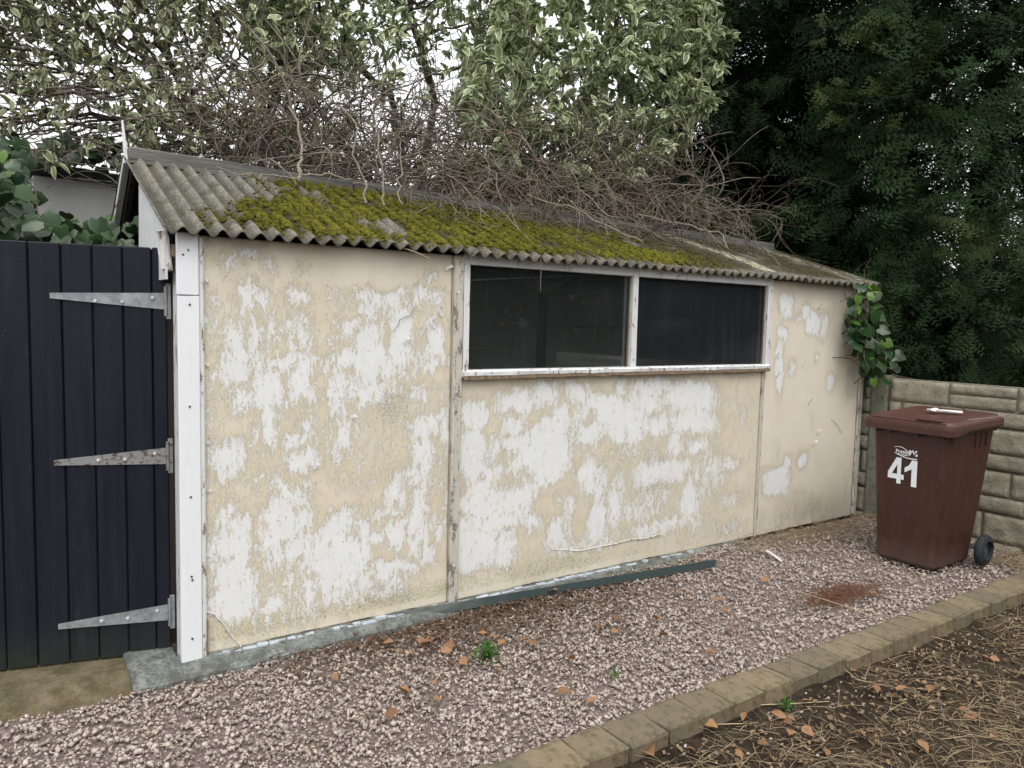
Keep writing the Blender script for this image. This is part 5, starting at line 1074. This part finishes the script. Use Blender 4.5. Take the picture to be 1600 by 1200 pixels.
strands(420, lambda n: np.stack([rng.uniform(-.2, 4.8, n), rng.uniform(-1.35, -.05, n)], -1), lambda x, y: gz(x, y)+.008, (.06, .28), (.0008, .002), 'bark_pale', 'gravel_twigs', 'thin dead twigs scattered over the gravel', 'twigs', .1, .3)
def xyn(n): return np.stack([rng.normal(3.12, .16, n), rng.normal(-1.02, .05, n)], -1)
strands(700, xyn, lambda x, y: gz(x, y)+.012, (.03, .10), (.0008, .0015), 'needles_dead', 'needle_heap', 'small heap of reddish brown dead needles on the gravel', 'needles', .6, .3)
strands(500, lambda n: np.stack([rng.uniform(3.4, 4.9, n), -.06-rng.exponential(.12, n)], -1), lambda x, y: gz(x, y)+.01, (.05, .22), (.0008, .0018), 'straw', 'dead_stalks', 'pale dead stalks lying along the foot of the right wall panel', 'stalks', .3, .3)
strands(260, lambda n: np.stack([rng.uniform(4.5, 4.95, n), rng.uniform(-1.35, -1.15, n)], -1), lambda x, y: gz(x, y)+.01, (.05, .2), (.0008, .0016), 'straw', 'dead_stalks', 'pale dead stalks lying beside the wheel of the brown bin', 'stalks', .3, .3)
# dark leaf mould near the wall
n = 3200; x = rng.normal(1.35, .6, n); y = -.11-rng.exponential(.20, n); k = (x > .25) & (x < 3.1) & (y > -.9); x, y = x[k], y[k]; P = np.stack([x, y, gz(x, y)+rng.uniform(.004, .016, len(x))], -1); V, F = place(LB[0], LB[1], frames(nrm(np.stack([rng.normal(size=len(x)), rng.normal(size=len(x)), rng.normal(0, .25, len(x))], -1)), nrm(rng.normal(0, .3, P.shape)+[0, 0, 1])), P, rng.uniform(.010, .034, len(x)))
tag(part('leaf_litter', V, F, MT['litter_brown'], attrs={'tint': np.repeat(rng.random(len(x)), 11), 'edge': np.zeros(len(V))}), 'dark crumbled leaf litter gathered on the gravel near the wall', 'leaf litter', kind='stuff')
n = 7500; x = rng.uniform(.9, 5.2, n); y = -1.56-rng.random(n)*2.0; P = np.stack([x, y, soilz(x, y)+rng.uniform(.004, .018, n)], -1); k = rng.random(n) < sm(.28, .55, fbm(x*2.3, y*2.3, 8)); P = P[k]; n = len(P); V, F = place(LB[0], LB[1], frames(nrm(np.stack([rng.normal(size=n), rng.normal(size=n), rng.normal(0, .25, n)], -1)), nrm(rng.normal(0, .3, P.shape)+[0, 0, 1])), P, rng.uniform(.008, .034, n))
tag(part('leaf_litter', V+rng.normal(0, .0015, V.shape), F, MT['litter_tan'], attrs={'tint': np.repeat(rng.random(n), 11), 'edge': np.zeros(len(V))}), 'crumbled brown leaf litter among the dead grass right of the kerb', 'leaf litter', kind='stuff')
# whole fallen leaves
def crumpled():
    b, F, E = leafbase(rng.uniform(.26, .38), rng.uniform(-.1, .25), rng.uniform(-.05, .25)); b = b+rng.normal(0, .045, b.shape); return b, F
fl = [mesh('fallen_leaf', *crumpled(), MT['leaf_brown'], {'tint': np.full(11, q), 'edge': np.zeros(11)}) for q in (.3, .5, .7, .85, 1., 1.)]
def fallen(px, py, zf, z0, label, group, s0=.034, s1=.064):
    p = onz(px, py, z0); z = float(zf(p[0], p[1])); p = onz(px, py, z); i = rng.integers(6)
    o = bpy.data.objects.new('fallen_leaf', fl[i]); link(o); a = rng.uniform(0, 2*math.pi); d = np.array([[math.cos(a), math.sin(a), rng.normal(0, .2)]]); up = nrm(np.array([[rng.normal(0, .35), rng.normal(0, .35)-.2, 1.]])); Rm = frames(nrm(d), up)[0]
    o.matrix_world = Matrix.Translation((p[0], p[1], z+.022)) @ Matrix(Rm.tolist()).to_4x4() @ Matrix.Scale(float(rng.uniform(s0, s1)), 4); tag(o, label, 'leaf', group)
gzz = lambda x, y: gz(x, y)+.0
for px, py in [(555, 998), (562, 1020), (600, 1010), (618, 1022), (640, 1024), (652, 1006), (668, 1005), (676, 1012), (690, 1002), (700, 1010), (706, 1024), (712, 1044), (730, 1046), (765, 1000), (776, 1000), (788, 1006), (822, 1005), (828, 1016), (898, 1038), (775, 1050), (680, 1075), (690, 1100), (600, 1128), (935, 1100), (870, 1090), (762, 948), (855, 930), (890, 962), (935, 982), (955, 995), (1070, 940), (1114, 942), (1125, 955), (1190, 915), (1062, 928), (1145, 992), (1120, 1028), (1018, 970), (1300, 912), (1370, 935), (950, 915), (968, 968), (1030, 1000), (520, 1060), (640, 1090)]:
    fallen(px, py, gzz, -.03, 'curled orange brown leaf fallen on the gravel', 'fallen leaves on the gravel')
for px, py in [(1098, 1138), (1330, 1055), (1358, 1050), (1382, 1048), (1165, 1122), (1205, 1120), (1225, 1133), (1240, 1150), (1250, 1145), (1270, 1105), (1300, 1120), (1290, 1178), (1418, 1185), (1435, 1165), (1500, 1112), (1515, 1118), (1530, 1126), (1350, 1160), (1200, 1172), (1090, 1185), (1150, 1180), (1530, 1030), (1545, 1034), (1370, 1090), (1400, 1085), (1460, 1080), (1020, 1190), (1560, 1160)]:
    fallen(px, py, soilz, -.09, 'curled tan leaf fallen among the dead grass', 'fallen leaves on the soil')
for (px, py), n_, hgt, lb in (((762, 1030), 34, .075, 'small feathery green weed growing in the gravel near the wall'), ((417, 1002), 9, .05, 'small bright green weed rooted at the foot of the wall'), ((960, 1062), 7, .04, 'tiny green weed in the gravel near the kerb'), ((1230, 1110), 9, .04, 'tiny green weed by the kerb in the dead grass')):
    p = onz(px, py, -.02); z = float(gz(p[0], p[1])) if py < 1100 else float(soilz(p[0], p[1])); p = onz(px, py, z)
    T = np.tile(p, (n_*6, 1)); D = nrm(rng.normal(0, .55, T.shape)+[0, 0, .8]); T = T+D*rng.uniform(0, hgt, (len(T), 1)); V, F, E = leaves(T, nrm(D+rng.normal(0, .4, D.shape)), rng.uniform(.012, .024, len(T)) if n_ > 8 else rng.uniform(.009, .015, len(T)))
    tag(part('weed', V, F, MT['leaf_weed'], attrs={'tint': np.repeat(rng.random(len(T)), 11), 'edge': E}), lb, 'weed')
# long stalks
stick('stalk', [onz(1240, 922, .02), onz(1330, 950, .03), onz(1420, 985, -.02), onz(1488, 1003, -.06)], .0025, 'straw', 'long dead stalk lying across the kerb near the bin', 'stalk', 4)
stick('stalk', [onz(1236, 1110, -.07), onz(1235, 1070, .0), at(1234, 1040, -1.5), at(1233, 1010, -1.5)], .0016, 'bark', 'thin dark stalk standing upright beside the kerb', 'stalk', 4)
stick('stalk', [onz(1165, 1102, -.05), onz(1230, 1100, -.045), onz(1295, 1096, -.05)], .003, 'straw', 'straight pale stalk lying on the soil beside the kerb', 'stalk', 4)
stick('stalk', [onz(1300, 1030, -.03), onz(1340, 1062, -.05), onz(1400, 1075, -.06), onz(1450, 1095, -.07)], .0022, 'straw', 'curved pale stalk lying on the soil below the kerb', 'stalk', 4)
stick('stalk', [onz(1085, 1133, -.06), onz(1150, 1131, -.055), onz(1200, 1130, -.06)], .0028, 'straw', 'short pale stalk lying beside the near end of the kerb', 'stalk', 4)
P = [np.array([4.06, -1.19, .945]), np.array([4.15, -1.26, .958]), np.array([4.22, -1.36, .99]), np.array([4.27, -1.48, 1.06])]
stick('hanging_stem', P, .003, 'bark_pale', 'thin pale stem arching in from the right across the bin lid', 'stem', 4)
print('tris', sum(len(m_.loops)-2*len(m_.polygons) for m_ in bpy.data.meshes))
